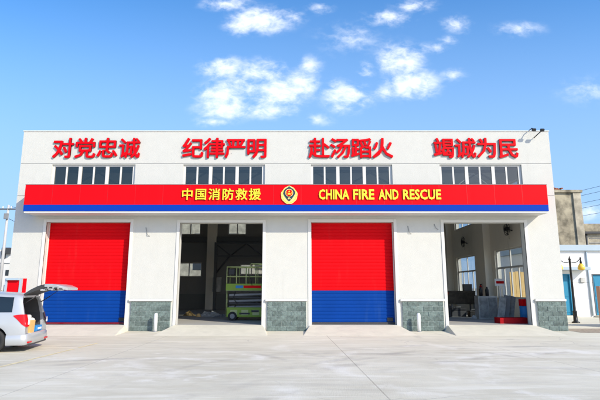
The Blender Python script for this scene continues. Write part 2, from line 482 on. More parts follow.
def pieces(mb, name, mats, parent):
    """every loose piece collected in mb becomes a part of its own"""
    bm = mb.bm; seen = set(); out = []
    bm.verts.index_update()
    for v0 in bm.verts:
        if v0 in seen: continue
        isl = []; st_k = [v0]; seen.add(v0)
        while st_k:
            v = st_k.pop(); isl.append(v)
            for e in v.link_edges:
                w = e.other_vert(v)
                if w not in seen: seen.add(w); st_k.append(w)
        one = MB(); mp = {v: one.bm.verts.new(v.co) for v in isl}
        for f in {f for v in isl for f in v.link_faces}:
            nf = one.bm.faces.new([mp[v] for v in f.verts]); nf.material_index = f.material_index; nf.smooth = f.smooth
        out.append(one.build(name, mats, parent))
    bm.free()
    return out


def empty(name, loc, label, cat, group=None):
    o = bpy.data.objects.new(name, None)
    o.empty_display_size = 0.2
    COL.objects.link(o)
    o.location = loc
    return tag(o, label, cat, group)


def tag(o, label=None, cat=None, group=None, kind=None):
    if label: o['label'] = label
    if cat: o['category'] = cat
    if group: o['group'] = group
    if kind: o['kind'] = kind
    return o


def text_mesh(body, bold, extrude):
    """raised lettering, thickened by laying shifted copies of the outline over each other"""
    cu_ = bpy.data.curves.new('lettering', 'FONT')
    cu_.body = body; cu_.size = 1.0; cu_.extrude = extrude
    cu_.resolution_u = 2
    tmp = bpy.data.objects.new('lettering', cu_)
    COL.objects.link(tmp)
    bpy.context.view_layer.update()
    dg = bpy.context.evaluated_depsgraph_get()
    me = bpy.data.meshes.new_from_object(tmp.evaluated_get(dg))
    bpy.data.objects.remove(tmp)
    bpy.data.curves.remove(cu_)
    bm = bmesh.new(); bm.from_mesh(me)
    base = bm.verts[:] + bm.edges[:] + bm.faces[:]
    copies = [[v for v in base if isinstance(v, bmesh.types.BMVert)]]
    for k in range(7):
        d = bmesh.ops.duplicate(bm, geom=base)
        copies.append([v for v in d['geom'] if isinstance(v, bmesh.types.BMVert)])
    for k, vs_ in enumerate(copies):
        a = 2 * math.pi * (k + .5) / 8
        sc = 1 - .012 * k
        for v in vs_:
            v.co.x += bold * math.cos(a); v.co.y += bold * math.sin(a)
            v.co.z = (v.co.z + extrude) * sc - extrude
    bm.to_mesh(me); bm.free()
    return me


def place_text(name, body, parent, fn, mats, offset, depth, y_back):
    """fn(x, y) -> (X, Z); the glyphs stand up facing -Y, from y_back forward by depth"""
    me = text_mesh(body, offset, 0.5)
    smooth_ = False
    org = world_loc(parent)
    pts = [v.co.copy() for v in me.vertices]
    f = fn(pts)
    for v, p in zip(me.vertices, pts):
        X, Z = f(p)
        v.co = Vector((X, y_back - (p.z + 0.5) * depth, Z)) - org
    me.materials.clear()
    for m in mats: me.materials.append(M[m])
    bm = bmesh.new(); bm.from_mesh(me)
    bmesh.ops.recalc_face_normals(bm, faces=bm.faces)
    for fc in bm.faces:
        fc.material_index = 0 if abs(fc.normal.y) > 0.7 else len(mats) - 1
        fc.smooth = False
    bm.to_mesh(me); bm.free()
    me.name = name
    o = bpy.data.objects.new(name, me); COL.objects.link(o); o.parent = parent
    return o


# ================================================================== SETTING
g = MB().quad((-1500, -1500, -0.03), (1500, -1500, -0.03), (1500, 2500, -0.03), (-1500, 2500, -0.03)).build('ground', 'terrain')
tag(g, kind='structure')
g = MB().quad((-70, -70, 0), (70, -70, 0), (70, 14, 0), (-70, 14, 0)).build('concrete_yard', 'yard')
tag(g, kind='structure')

# ================================================================== FIRE STATION
X0, X1, YB, ZT = -13.02, 11.72, 16.0, 9.11
WT = 0.36
OPEN = [(-11.53, -7.71, 4.80), (-5.46, -1.69, 4.77), (0.50, 4.25, 4.80), (6.53, 10.19, 4.78)]
WIN = [(-11.54, -7.66), (-5.43, -1.63), (0.51, 4.29), (6.50, 10.31)]
FZ = 0.25
st = empty('fire_station', (-0.65, 0, 0), 'wide white two-storey fire station with four tall vehicle bays', 'building')

holes = [(a, b, -1, z) for a, b, z in OPEN] + [(a, b, 5.6, 7.51) for a, b in WIN]
holes += [(X0 - 1, X1 + 1, 7.545, 7.572)] + [(X0 - 1, -12.3, 6.02, 6.045), (11.05, X1 + 1, 6.02, 6.045)]
MB().wall(X0, X1, 0, ZT, 0, WT, holes).build('wall', 'plaster', st)
gb = MB().box(X0 + .004, X1 - .004, .022, WT - .01, 7.540, 7.577)
gb.box(X0 + .004, -12.29, .022, WT - .01, 6.015, 6.05).box(11.04, X1 - .004, .022, WT - .01, 6.015, 6.05)
pieces(gb, 'groove', 'groove', st)
# inner lining of the front wall
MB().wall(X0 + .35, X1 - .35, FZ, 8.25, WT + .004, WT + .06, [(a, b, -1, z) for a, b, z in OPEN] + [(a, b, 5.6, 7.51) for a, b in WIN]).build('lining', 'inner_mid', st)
# side and back walls
EW = [(2.9, 6.5, 1.3, 4.0), (9.6, 13.4, 1.3, 4.0), (2.9, 6.5, 6.0, 7.5), (9.6, 13.4, 6.0, 7.5)]
MB().wall(WT, YB, 0, ZT, X1 - .15, X1, EW, 'y').build('wall', 'plaster', st)
MB().wall(WT + .07, YB - .3, FZ, 8.25, X1 - .33, X1 - .154, EW, 'y').build('lining', 'inner', st)
MB().wall(WT, YB, 0, ZT, X0, X0 + .3, [], 'y').build('wall', 'plaster', st)
BW = [(-9.6, -7.6, 2.69, 3.8), (-4.65, -2.0, 2.85, 3.66), (-9.4, -7.8, 5.95, 6.9), (-5.65, -4.2, 5.95, 6.9), (8.0, 10.6, 1.3, 4.0)]
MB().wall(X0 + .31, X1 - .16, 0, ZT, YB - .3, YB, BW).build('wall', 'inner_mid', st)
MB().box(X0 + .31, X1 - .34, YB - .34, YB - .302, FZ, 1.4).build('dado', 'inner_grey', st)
MB().box(X0 + .3, X1 - .34, WT + .07, YB - .35, 8.25, 8.45).build('roof', 'roof', st)
cp = MB().box(X0 - .03, X1 + .03, -.03, WT + .02, ZT, ZT + .05, bevel=.01)
cp.box(X0 - .03, X0 + .32, WT + .02, YB + .03, ZT, ZT + .05).box(X1 - .3, X1 + .03, WT + .02, YB + .03, ZT, ZT + .05).box(X0 + .32, X1 - .3, YB - .32, YB + .03, ZT, ZT + .05)
cp.build('coping', 'coping', st)
MB().box(X0 + .31, X1 - .34, .02, YB - .31, 0.0, FZ).build('hall_floor', 'floor', st)

# door surrounds
for a, b, z in OPEN:
    s_ = .135
    mb = MB().box(a - s_, a, -.03, .05, 0.02, z + s_, bevel=.006).box(b, b + s_, -.03, .05, 0.02, z + s_, bevel=.006).box(a + .001, b - .001, -.029, .05, z, z + s_ - .001, bevel=.006)
    mb.build('door_surround', 'trim', st)

# roller shutters
for a, b, z in (OPEN[0], OPEN[2]):
    mb = MB(); y = .33; split = 1.74; pitch = .155
    zz = FZ + .09; zs = [zz]
    while zz < z + .2:
        zz += pitch; zs.append(zz)
    for zb in zs[:-1]:
        mi = 0 if zb + pitch / 2 > split else 1
        prof = [(0, 0.010), (.010, 0.002), (.03, -.006), (.075, -.009), (.125, -.006), (.145, 0.002), (pitch, .010)]
        for (d0, o0), (d1, o1) in zip(prof, prof[1:]):
            mb.quad((a - .03, y + o0, zb + d0), (b + .03, y + o0, zb + d0), (b + .03, y + o1, zb + d1), (a - .03, y + o1, zb + d1), mi=mi)
    sh = mb.build('roller_shutter', ['shut_red', 'shut_blue'], st, normals=False)
    MB().box(a + .002, b - .002, y - .035, y + .02, FZ + .02, FZ + .095, bevel=.008).build('bottom_bar', 'lamp_dark' if a < -8 else 'dark', sh)
    MB().box(b - .36, b - .10, y - .05, y - .024, FZ + .13, FZ + .30, bevel=.01).build('lock_plate', 'black', sh)
    pieces(MB().box(a + .002, a + .02, y - .075, y - .026, FZ, z - .01).box(b - .02, b - .002, y - .075, y - .026, FZ, z - .01), 'guide_rail', 'trim', sh)

# front windows: three double lights each
for wi, (a, b) in enumerate(WIN):
    fr = MB(); z0, z1, y0, y1 = 5.602, 7.508, .09, .16
    L = b - a; t = .085
    fr.box(a + .002, a + .10, y0, y1, z0, z1).box(b - .14, b - .002, y0, y1, z0, z1)
    fr.box(a + .10, b - .14, y0, y1, z1 - .08, z1).box(a + .10, b - .14, y0, y1, z0, z0 + .08)
    inner0, inner1 = a + .10, b - .14
    post = .15; mull = .075
    lw = (inner1 - inner0 - 2 * post - 3 * mull) / 6
    x = inner0; gaps = []
    for k in range(3):
        gaps.append((x, x + lw)); x += lw
        fr.box(x, x + mull, y0 + .01, y1 - .01, z0 + .08, z1 - .08); x += mull
        gaps.append((x, x + lw)); x += lw
        if k < 2:
            fr.box(x, x + post, y0 - .01, y1, z0 + .08, z1 - .08); x += post
    w = fr.build('window', 'trim', st)
    for g0, g1 in gaps:
        MB().box(g0 - .01, g1 + .01, .12, .13, z0 + .07, z1 - .07).build('pane', 'glass', w)

# hall windows in the side and back walls
def hall_window(a, b, z0, z1, axis, t, n=3, transom=True):
    fr = MB(); d = .07
    def bx(p0, p1, q0, q1, tt=0.0):
        if axis == 'y': fr.box(t - d / 2 - tt, t + d / 2 + tt, p0, p1, q0, q1)
        else: fr.box(p0, p1, t - d / 2 - tt, t + d / 2 + tt, q0, q1)
    bx(a + .002, a + .08, z0 + .002, z1 - .002); bx(b - .08, b - .002, z0 + .002, z1 - .002)
    bx(a + .08, b - .08, z0 + .002, z0 + .08); bx(a + .08, b - .08, z1 - .08, z1 - .002)
    zt = z0 + (z1 - z0) * .62
    if transom: bx(a + .08, b - .08, zt - .05, zt + .05, .004)
    for k in range(1, n):
        c = a + (b - a) * k / n
        top = z1 - .08 if (not transom or n == 2 or k * 2 == n or n == 3) else zt - .05
        bx(c - .04, c + .04, z0 + .08, top, -.004)
    w = fr.build('window', 'trim', st)
    p = MB()
    if axis == 'y': p.box(t - .004, t + .004, a + .05, b - .05, z0 + .05, z1 - .05)
    else: p.box(a + .05, b - .05, t - .004, t + .004, z0 + .05, z1 - .05)
    p.build('pane', 'glass_clear', w)
for a, b, z0, z1 in EW: hall_window(a, b, z0, z1, 'y', X1 - .2, 4 if z0 < 2 else 3, z0 < 2)
for a, b, z0, z1 in BW: hall_window(a, b, z0, z1, 'x', YB - .15, 2 if b - a < 2.2 else 3, z0 < 2)

# columns, trusses, braces
def col(x0, x1, y0, y1, m='inner'): MB().box(x0, x1, y0, y1, FZ, 8.25).build('column', m, st)
col(X1 - .75, X1 - .335, 7.0, 8.6)
col(X1 - .75, X1 - .335, 14.2, 15.2)
col(-7.15, -6.45, YB - .8, YB - .345, 'inner')
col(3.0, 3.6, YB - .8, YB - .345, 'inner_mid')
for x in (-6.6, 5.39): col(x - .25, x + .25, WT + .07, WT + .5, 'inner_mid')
for yt in (4.0, 8.0, 12.0):
    tr = MB(); zb, zt = 7.1, 8.1
    tr.box(X0 + .32, X1 - .36, yt - .06, yt + .06, zb, zb + .12).box(X0 + .32, X1 - .36, yt - .06, yt + .06, zt, zt + .12)
    n = 16; dx = (X1 - X0 - .8) / n
    for k in range(n):
        xa = X0 + .4 + dx * k
        p, q = (xa, yt, zb + .1), (xa + dx, yt, zt)
        if k % 2: p, q = (xa, yt, zt), (xa + dx, yt, zb + .1)
        tr.tube([p, q], .05, 6)
    tr.build('roof_truss', 'steel', st)
lb = MB(); yt = 14.6
lb.box(-6.4, 3.0, yt - .08, yt + .08, 5.1, 5.25).box(-6.4, 3.0, yt - .08, yt + .08, 4.15, 4.3)
for k in range(8):
    xa = -6.4 + k * 1.175
    lb.tube([(xa, yt, 4.25 if k % 2 else 5.15), (xa + 1.175, yt, 5.15 if k % 2 else 4.25)], .05, 6)
lb.tube([(-6.4, yt, 2.8), (-5.3, yt, 4.2)], .07, 6)
lb.box(-6.45, -6.25, yt - .1, yt + .1, FZ, 5.25).box(2.9, 3.1, yt - .1, yt + .1, FZ, 5.25)
lb.build('lattice_beam', 'steel', st)
gd = MB().box(-12.6, 3.0, YB - .75, YB - .35, 5.35, 5.75)
gd.build('crane_girder', 'steel', st)
for pts in (((6.55, .62, 5.95), (8.3, .62, 7.25)), ((8.3, .62, 7.2), (9.5, .62, 6.2)), ((-5.0, .62, 5.6), (-3.9, .62, 6.75)), ((-3.2, .62, 6.9), (-2.0, .62, 5.8)), ((9.55, .62, 6.25), (10.2, .62, 6.7)), ((-11.7, .62, 6.6), (-11.0, .62, 6.2))):
    MB().tube(pts, .022, 6).build('brace', 'cable_white', st)

# split-face block plinths with white ledge
PL = [(X0, -11.70), (-7.54, -5.63), (-1.53, 0.335), (4.42, 6.37), (10.36, X1)]
for a, b in PL:
    n = max(2, round((b - a - .12) / .44)); a2, b2 = a + (.02 if a == X0 else .09), b - (.0 if b == X1 else .06)
    bl = MB(); rows = 6; h = 1.27 / rows
    for r in range(rows):
        xs = [a2 + (b2 - a2) * k / n for k in range(n + 1)]
        if r % 2:
            st_ = (b2 - a2) / n / 2
            xs = [a2] + [x + st_ for x in xs[:-1]] + [b2]
        for x0_, x1_ in zip(xs, xs[1:]):
            o = random.uniform(0, .012)
            bl.box(x0_ + .007, x1_ - .007, -.075 - o, -.02, r * h + .007, (r + 1) * h - .007, bevel=.012)
    p = bl.build('plinth', 'block', st)
    MB().box(a2, b2, -.062, -.002, 0, 1.272).build('mortar', 'mortar', p)
    MB().box(a + .0, b, -.125, -.031, 1.275, 1.375, bevel=.008).build('ledge', 'trim', p)

# small hooks left by old fittings on the wall
hk = [(-7.0, 4.55), (-6.9, 4.2), (4.9, 4.62), (4.95, 4.3), (6.1, 4.7), (6.18, 4.5)]
for i in range(0, 6, 2):
    MB().tube([(hk[i][0], -.012, hk[i][1]), (hk[i + 1][0], -.05, hk[i + 1][1]), (hk[i + 1][0] + .1, -.012, hk[i + 1][1] - .04)], .012, 5).build('cable_stub', 'mid', st)

# ramps
for k, (a, b, z) in enumerate(OPEN):
    a2, b2 = a - .05, b + .05
    mb = MB(); bm = mb.bm
    toe = -2.05
    v = [bm.verts.new(p) for p in ((a2, .018, FZ), (b2, .018, FZ), (b2 + .30, toe, .010), (a2 - .26, toe, .010),
                                   (a2 - .16, -.09, .0), (b2 + .16, -.09, .0), (b2 + .36, toe - .04, .0), (a2 - .32, toe - .04, .0), (a2 - .1, .018, 0), (b2 + .1, .018, 0))]
    for q in ((0, 1, 2, 3), (0, 3, 7, 4), (1, 5, 6, 2), (3, 2, 6, 7), (0, 4, 8), (1, 9, 5)):
        bm.faces.new([v[i] for i in q])
    tag(mb.build('ramp', 'ramp'), kind='structure')
pl_ = MB()
for k in range(24):
    y0 = -12.6 + k * .33
    if random.random() < .85:
        w = random.uniform(.045, .06); xm = -7.28 + (y0 + 12.6) * .05
        pl_.quad((xm - w, y0, .004), (xm + w, y0, .004), (xm + w + .016, y0 + .31, .004), (xm - w + .016, y0 + .31, .004))
tag(pl_.build('parking_line', 'line_paint'), kind='structure')
tag(MB().quad((11.8, -.9, .004), (24, -1.6, .004), (24, 1.4, .004), (11.8, 1.2, .004)).build('dirt_verge', 'soil'), kind='structure')

# ================================================================== FASCIA SIGN
sg = empty('fascia_sign', (-.63, -.45, 5.15), 'long red and blue box sign with yellow lettering across the station front', 'sign')
SX0, SX1, SY, SZ0, SZM, SZ1 = -12.15, 10.92, -.9, 5.15, 5.45, 6.35
MB().box(SX0, SX1, SY, -.004, SZM, SZ1, bevel=.006).build('red_panel', 'red', sg)
sm = MB()
x = SX0 + 1.22
while x < SX1 - .3:
    sm.box(x - .006, x + .006, SY - .0015, SY + .01, SZM + .02, SZ1 - .012); x += 1.22
pieces(sm, 'panel_seam', 'letter_side', sg)
MB().box(SX0 + .002, SX1 - .002, SY + .002, -.005, SZ0 + .02, SZM - .002, bevel=.006).build('blue_band', 'blue', sg)
MB().box(SX0 + .03, SX1 - .03, SY + .03, -.006, SZ0 - .06, SZ0 + .018, bevel=.006).build('soffit', 'trim', sg)
MB().box(SX0 - .012, SX1 + .012, SY - .012, -.006, SZ1 + .001, SZ1 + .022).build('top_flashing', 'mid', sg)

def fit(rect):
    x0, x1, z0, z1 = rect
    def mk(pts):
        ax, bx_ = min(p.x for p in pts), max(p.x for p in pts); ay, by = min(p.y for p in pts), max(p.y for p in pts)
        return lambda p: (x0 + (p.x - ax) / (bx_ - ax) * (x1 - x0), z0 + (p.y - ay) / (by - ay) * (z1 - z0))
    return mk
def em(x, z, size):
    return lambda pts: (lambda p: (x + p.x * size, z + p.y * size))

for i, ch in enumerate('中国消防救援'):
    place_text('character', ch, sg, em(-5.23 + .594 * i, 5.65 + .055, .545), ['yellow', 'gold'], .014, .05, SY - .012)
for wd, p0, p1 in (('CHINA', 318.7, 349), ('FIRE', 353, 374.2), ('AND', 378.7, 398.4), ('RESCUE', 402.9, 441)):
    k = lambda p: .83 + (p - 318.7) * .04399
    place_text('word', wd, sg, fit((k(p0), k(p1), 5.675, 6.13)), ['yellow', 'gold'], .028, .04, SY - .012)

# emblem
ex, ez = -.475, 5.885
def loop(fn, n=40): return [fn(2 * math.pi * k / n) for k in range(n)]
def shield(w, h, dz=0, lobes=0.0):
    def f(a):
        x = math.cos(a); z = math.sin(a)
        taper = 1.0 - .32 * max(0, z) ** 2
        r = 1 + lobes * math.sin(9 * a)
        return (ex + x * w * taper * r, ez + dz + z * h * r)
    return loop(f, 64)
def pointed(w, h, dz=0):
    def f(a):
        x = math.cos(a); z = math.sin(a)
        if z < 0: x *= (1 - .55 * (-z)); z *= 1.25
        return (ex + x * w, ez + dz + z * h)
    return loop(f, 48)
emb = MB().prism_y(shield(.365, .405, 0, .02), SY - .045, SY - .013).build('emblem', 'gold', sg)
MB().prism_y(pointed(.262, .268, .055), SY - .062, SY - .046).build('shield', 'navy', emb)
MB().prism_y(loop(lambda a: (ex + .175 * math.cos(a), ez + .085 + .175 * math.sin(a))), SY - .076, SY - .063).build('ring', 'gold', emb)
MB().prism_y(loop(lambda a: (ex + .145 * math.cos(a), ez + .085 + .145 * math.sin(a))), SY - .088, SY - .077).build('disc', 'red', emb)
star = [(ex + (.05 if k % 2 == 0 else .02) * math.sin(k * math.pi / 5), ez + .14 + (.05 if k % 2 == 0 else .02) * math.cos(k * math.pi / 5)) for k in range(10)]
sm = MB().prism_y(star, SY - .096, SY - .089)
sm.box(ex - .07, ex + .07, SY - .096, SY - .089, ez + .0, ez + .045).box(ex - .045, ex + .045, SY - .0955, SY - .0885, ez + .045, ez + .07)
for s_ in (-1, 1):
    for k in range(2):
        sm.box(ex + s_ * .105 - .012, ex + s_ * .105 + .012, SY - .096, SY - .089, ez + .05 + k * .045, ez + .075 + k * .045)
sm.build('star', 'yellow', emb)
ax = MB()
for s_ in (-1, 1):
    ax.box(ex - .018, ex + .018, SY - .076, SY - .063, ez - .22, ez - .02, rot=Matrix.Rotation(s_ * R(32), 3, 'Y'))
ax.build('crossed_axes', 'gold', emb)
lf = MB()
for s_ in (-1, 1):
    for k in range(7):
        a = R(-75 + k * 20)
        cx, cz = ex + s_ * .315 * math.cos(a) * (1 - .28 * max(0, math.sin(a)) ** 2), ez + .345 * math.sin(a)
        pts = []
        for q in range(8):
            b_ = 2 * math.pi * q / 8; lx, lz = .055 * math.cos(b_), .022 * math.sin(b_)
            an = math.pi / 2 + a * .9 - .3
            pts.append((cx + s_ * (lx * math.cos(an) - lz * math.sin(an)), cz + lx * math.sin(an) + lz * math.cos(an)))
        lf.prism_y(pts, SY - .052, SY - .0455)
lf.build('wreath', 'yellow', emb)
MB().prism_y([(ex - .09, ez + .30), (ex + .09, ez + .30), (ex + .03, ez + .375), (ex - .03, ez + .375)], SY - .055, SY - .0458).build('crest_tip', 'green_dark', emb)

# ================================================================== SLOGANS
SL = [('对党忠诚', -11.55, -7.50, 'row of four red raised characters above the leftmost upper window'),
      ('纪律严明', -5.48, -1.55, 'row of four red raised characters above the second upper window from left'),
      ('赴汤蹈火', .42, 4.33, 'row of four red raised characters above the third upper window from left'),
      ('竭诚为民', 6.25, 10.21, 'row of four red raised characters above the rightmost upper window, by the roof floodlights')]
for body, x0, x1, lab in SL:
    sl = empty('wall_lettering', ((x0 + x1) / 2, -.04, 7.8), lab, 'wall lettering', 'red slogan lettering along the top of the station')
    size = 1.02
    pitch = (x1 - x0 - .93 * size) / 3
    for i, ch in enumerate(body):
        c = place_text('character', ch, sl, em(x0 - .03 * size + pitch * i, 7.80 + .10 * size, size), ['letter_red', 'letter_side'], .020, .07, -.018)
        # stand-off pins that hold the character off the wall
        pm = MB()
        for dx, dz in ((.3, .2), (.65, .55)):
            pm.tube([(x0 + pitch * i + dx, -.001, 7.85 + dz), (x0 + pitch * i + dx, -.03, 7.85 + dz)], .012, 6)
        pieces(pm, 'pin', 'mid', c)

# ================================================================== FLOODLIGHTS
def flood(x, z, dy, lab, arm):
    f = empty('floodlight', (x, -.05, ZT + .05), lab, 'floodlight', 'floodlights on the station roof edge')
    MB().tube(arm, .022, 6).build('bracket', 'black', f)
    MB().box(x - .09, x + .09, dy - .06, dy + .05, z - .07, z + .06, bevel=.025, rot=Matrix.Rotation(R(25), 3, 'X')).build('lamp_head', 'black', f)
    MB().box(x - .07, x + .07, dy - .075, dy - .045, z - .055, z + .03, bevel=.008, rot=Matrix.Rotation(R(25), 3, 'X')).build('lens', 'glass_clear', f)
flood(10.83, 9.06, -.42, 'left of two black floodlights on the right end of the roof edge', [(10.83, .05, ZT + .06), (10.83, -.25, ZT + .08), (10.83, -.38, 9.10)])
flood(11.20, 9.04, -.45, 'right of two black floodlights on the right end of the roof edge', [(10.98, -.03, 8.78), (11.08, -.25, 8.90), (11.20, -.42, 9.02)])

# ================================================================== BOLLARDS
def bollard(x, y, lab):
    o = empty('bollard', (x, y, 0), lab, 'bollard', 'white bollards in front of the block plinths')
    MB().lathe(x, y, [(.075, 0), (.075, .68), (.07, .74), (.045, .775), (.0001, .785)], 18).build('post', 'white', o)
    MB().lathe(x, y, [(.11, 0), (.11, .012), (.09, .018)], 18).build('base_plate', 'mid', o)
bollard(-6.22, -.40, 'short white post before the block plinth left of the open bay with the green lift')
bollard(5.12, -.40, 'short white post before the block plinth right of the right-hand closed shutter')

# ================================================================== VAN
VX, VY = -8.17, -6.66
van = empty('van', (VX - 2.4, VY, 0), 'silver people carrier van with its tailgate raised, cut by the left edge', 'van')
WH = (0.86, 3.72); WR = .335
def lerp(a, b, t): return a + (b - a) * t
def interp(tab, s):
    for (s0, v0), (s1, v1) in zip(tab, tab[1:]):
        if s <= s1:
            t = max(0, (s - s0) / (s1 - s0)); t = t * t * (3 - 2 * t) if True else t
            return lerp(v0, v1, t)
    return tab[-1][1]
ROOF = [(0, 1.655), (.25, 1.70), (1.5, 1.755), (2.7, 1.72), (3.1, 1.62), (3.95, 1.13), (4.45, .98), (4.75, .82), (4.86, .55)]
def section(s):
    zr = interp(ROOF, s)
    k = 1.0
    if s > 4.0: k = 1 - .14 * ((s - 4.0) / .86) ** 2
    if s < .3: k = 1 - .035 * ((.3 - s) / .3) ** 2
    zb = min(1.09, zr - .06)
    zf = .21 + (.12 if s > 4.7 else 0)
    arch = 0
    for c in WH:
        d = abs(s - c)
        if d < WR + .06: arch = max(arch, WR + math.sqrt((WR + .06) ** 2 - d * d))
    a = max(zf, arch)
    p = [(.60, zf), (.60, a), (.86, a), (.905, max(zf + .10, a + .01)), (.935, max(.55, a + .03)), (.925, max(.82, a + .06)), (.90, zb - .02), (.885, zb + .02),
         (.80, lerp(zb, zr, .62)), (.745, lerp(zb, zr, .86)), (.66, zr - .035), (.45, zr - .008), (0, zr)]
    top = zr - .004
    p = [(w * k, min(z, top) if i < 11 else z) for i, (w, z) in enumerate(p)]
    return p
def vpos(s, w, z, lean=True):
    sh = 0
    if s < .8: sh = .27 * max(0, z - .75) * (1 - s / .8)
    return Vector((VX - s - sh, VY - w, z))
ST = [0, .03, .08, .15, .25, .36] + [.42 + .04 * i for i in range(23)] + [1.5, 1.8, 2.1, 2.4, 2.7, 2.9, 3.1, 3.2] + [3.28 + .04 * i for i in range(23)] + [4.25, 4.4, 4.55, 4.65, 4.75, 4.82, 4.86]
mb = MB(); bm = mb.bm
rings = []
for s in ST:
    p = section(s)
    full = [(w, z) for w, z in p] + [(-w, z) for w, z in p[-2::-1]]
    rings.append([bm.verts.new(vpos(s, w, z)) for w, z in full])
for a, b in zip(rings, rings[1:]):
    for k in range(len(a) - 1):
        f = bm.faces.new((a[k], a[k + 1], b[k + 1], b[k])); f.smooth = k not in (0, 1, len(a) - 2, len(a) - 3)
    f = bm.faces.new((a[0], b[0], b[-1], a[-1])); f.material_index = 1
bm.faces.new(rings[-1])
# rear face round the open hatch
OW, OZ0, OZ1 = .72, .50, 1.56
p = section(0); full = [(w, z) for w, z in p] + [(-w, z) for w, z in p[-2::-1]]
inner = []
for w, z in full:
    iw = max(-OW, min(OW, w)); iz = max(OZ0, min(OZ1, z))
    if z < 1.0: iw = max(-.62, min(.62, w))
    if z > 1.5: iw = max(-.60, min(.60, w))
    inner.append((iw, iz))
iv = [bm.verts.new(vpos(0, w, z) + Vector((-.02, 0, 0))) for w, z in inner]
iv2 = [bm.verts.new(vpos(0, w, z) + Vector((-.09, 0, 0))) for w, z in inner]
iv3 = [bm.verts.new(vpos(0, w * 1.02, z) + Vector((-1.25, 0, 0))) for w, z in inner]
N = len(full)
for k in range(N):
    k2 = (k + 1) % N
    for A_, B_, mi in ((rings[0], iv, 0), (iv, iv2, 0), (iv2, iv3, 1)):
        try:
            f = bm.faces.new((A_[k], B_[k], B_[k2], A_[k2])); f.material_index = mi
        except ValueError: pass
f = bm.faces.new(iv3); f.material_index = 1
body = mb.build('body', ['silver', 'dark'], van)
bvm = body.modifiers.new('smooth', 'WEIGHTED_NORMAL'); bvm.keep_sharp = True

def side_patch(s0a, s0b, s1a, s1b, f0, f1, off, side, n=10, rows=4):
    """glass following the upper body side between fractions f0..f1 of the band belt -> roof; slanted ends"""
    m_ = MB(); g_ = []
    for i in range(n + 1):
        row = []
        for j in range(rows + 1):
            t = i / n; q = j / rows
            s = lerp(lerp(s0a, s0b, q), lerp(s1a, s1b, q), t)
            P_ = section(s)
            v = lerp(f0, f1, q)
            if v < .62: w, z = lerp(P_[7][0], P_[8][0], v / .62), lerp(P_[7][1], P_[8][1], v / .62)
            else: w, z = lerp(P_[8][0], P_[9][0], (v - .62) / .24), lerp(P_[8][1], P_[9][1], (v - .62) / .24)
            row.append(m_.bm.verts.new(vpos(s, side * (w + off), z)))
        g_.append(row)
    for a, b in zip(g_, g_[1:]):
        for k in range(rows): m_.bm.faces.new((a[k], a[k + 1], b[k + 1], b[k])).smooth = True
    return m_
for side in (1, -1):
    for args in ((.36, .30, 1.22, 1.22), (1.30, 1.30, 2.16, 2.16), (2.24, 2.24, 3.32, 2.92)):
        side_patch(*args, .06, .80, .006, side).build('side_window', 'car_glass', van)
m_ = MB(); g_ = []
for i in range(7):
    t = i / 6; s = lerp(3.9, 3.14, t); P_ = section(s)
    ww = P_[9][0] * .97; zz = P_[12][1] + .012
    g_.append([m_.bm.verts.new(vpos(s, w_ * ww, zz - .05 * abs(w_) ** 3)) for w_ in (-1, -.6, 0, .6, 1)])
for a, b in zip(g_, g_[1:]):
    for k in range(4): m_.bm.faces.new((a[k], a[k + 1], b[k + 1], b[k])).smooth = True
m_.build('windscreen', 'car_glass', van)
# wheels
for s in WH:
    for side in (1, -1):
        cx, cy = VX - s, VY - side * .80
        t_ = MB()
        prof = [(-.11, .20), (-.115, .29), (-.09, .33), (0, .335), (.09, .33), (.115, .29), (.11, .20)]
        seg = 28
        rg = [[t_.bm.verts.new((cx + r * math.cos(2 * math.pi * k / seg), cy + o, WR + r * math.sin(2 * math.pi * k / seg))) for k in range(seg)] for o, r in prof]
        for a, b in zip(rg, rg[1:] + rg[:1]):
            for k in range(seg): t_.bm.faces.new((a[k], a[(k + 1) % seg], b[(k + 1) % seg], b[k])).smooth = True
        tw = t_.build('wheel', 'rubber', van)
        r_ = MB(); yo = cy - side * .085
        r_.tube([(cx, cy, WR), (cx, yo, WR)], .06, 12)
        for k in range(5):
            a = 2 * math.pi * k / 5
            r_.tube([(cx + .04 * math.cos(a), yo, WR + .04 * math.sin(a)), (cx + .2 * math.cos(a), yo + side * .01, WR + .2 * math.sin(a))], .026, 6)
        r_.tube([(cx + .203 * math.cos(2 * math.pi * k / 24), cy - side * .09, WR + .203 * math.sin(2 * math.pi * k / 24)) for k in range(25)], .014, 6, cap=False)
        r_.build('rim', 'chrome', tw)
# bumper, lamps, reflector, trim
def rear_band(name, mat, z0, z1, wmax, off, wrap, mat2=None):
    """a band round the back of the van: along both sides for `wrap` metres and across the rear"""
    path = []
    for w, s in [(.905, wrap), (.905, .12), (.88, .02), (.80, -.03), (.5, -.055), (0, -.06)]:
        path.append((w, s))
    path = path + [(-w, s) for w, s in path[-2::-1]]
    m_ = MB(); cols = []
    for w, s in path:
        pts = []
        for z, o in ((z0, -.03), (z0 + .03, 0.0), ((z0 + z1) / 2, .012), (z1 - .03, 0.0), (z1, -.03)):
            k_ = off + o
            sw = 1 if w > 0 else -1
            side_n = min(1, max(0, (s + .0) / .1))
            pts.append(m_.bm.verts.new((VX - s + k_ * (1 - side_n), VY - (w + sw * k_ * (1 if abs(w) > .75 else 0)), z)))
        cols.append(pts)
    for a, b in zip(cols, cols[1:]):
        for k in range(4): m_.bm.faces.new((a[k], a[k + 1], b[k + 1], b[k])).smooth = True
    return m_.build(name, mat, van)
rear_band('bumper', 'silver', .20, .52, .905, .022, .50)
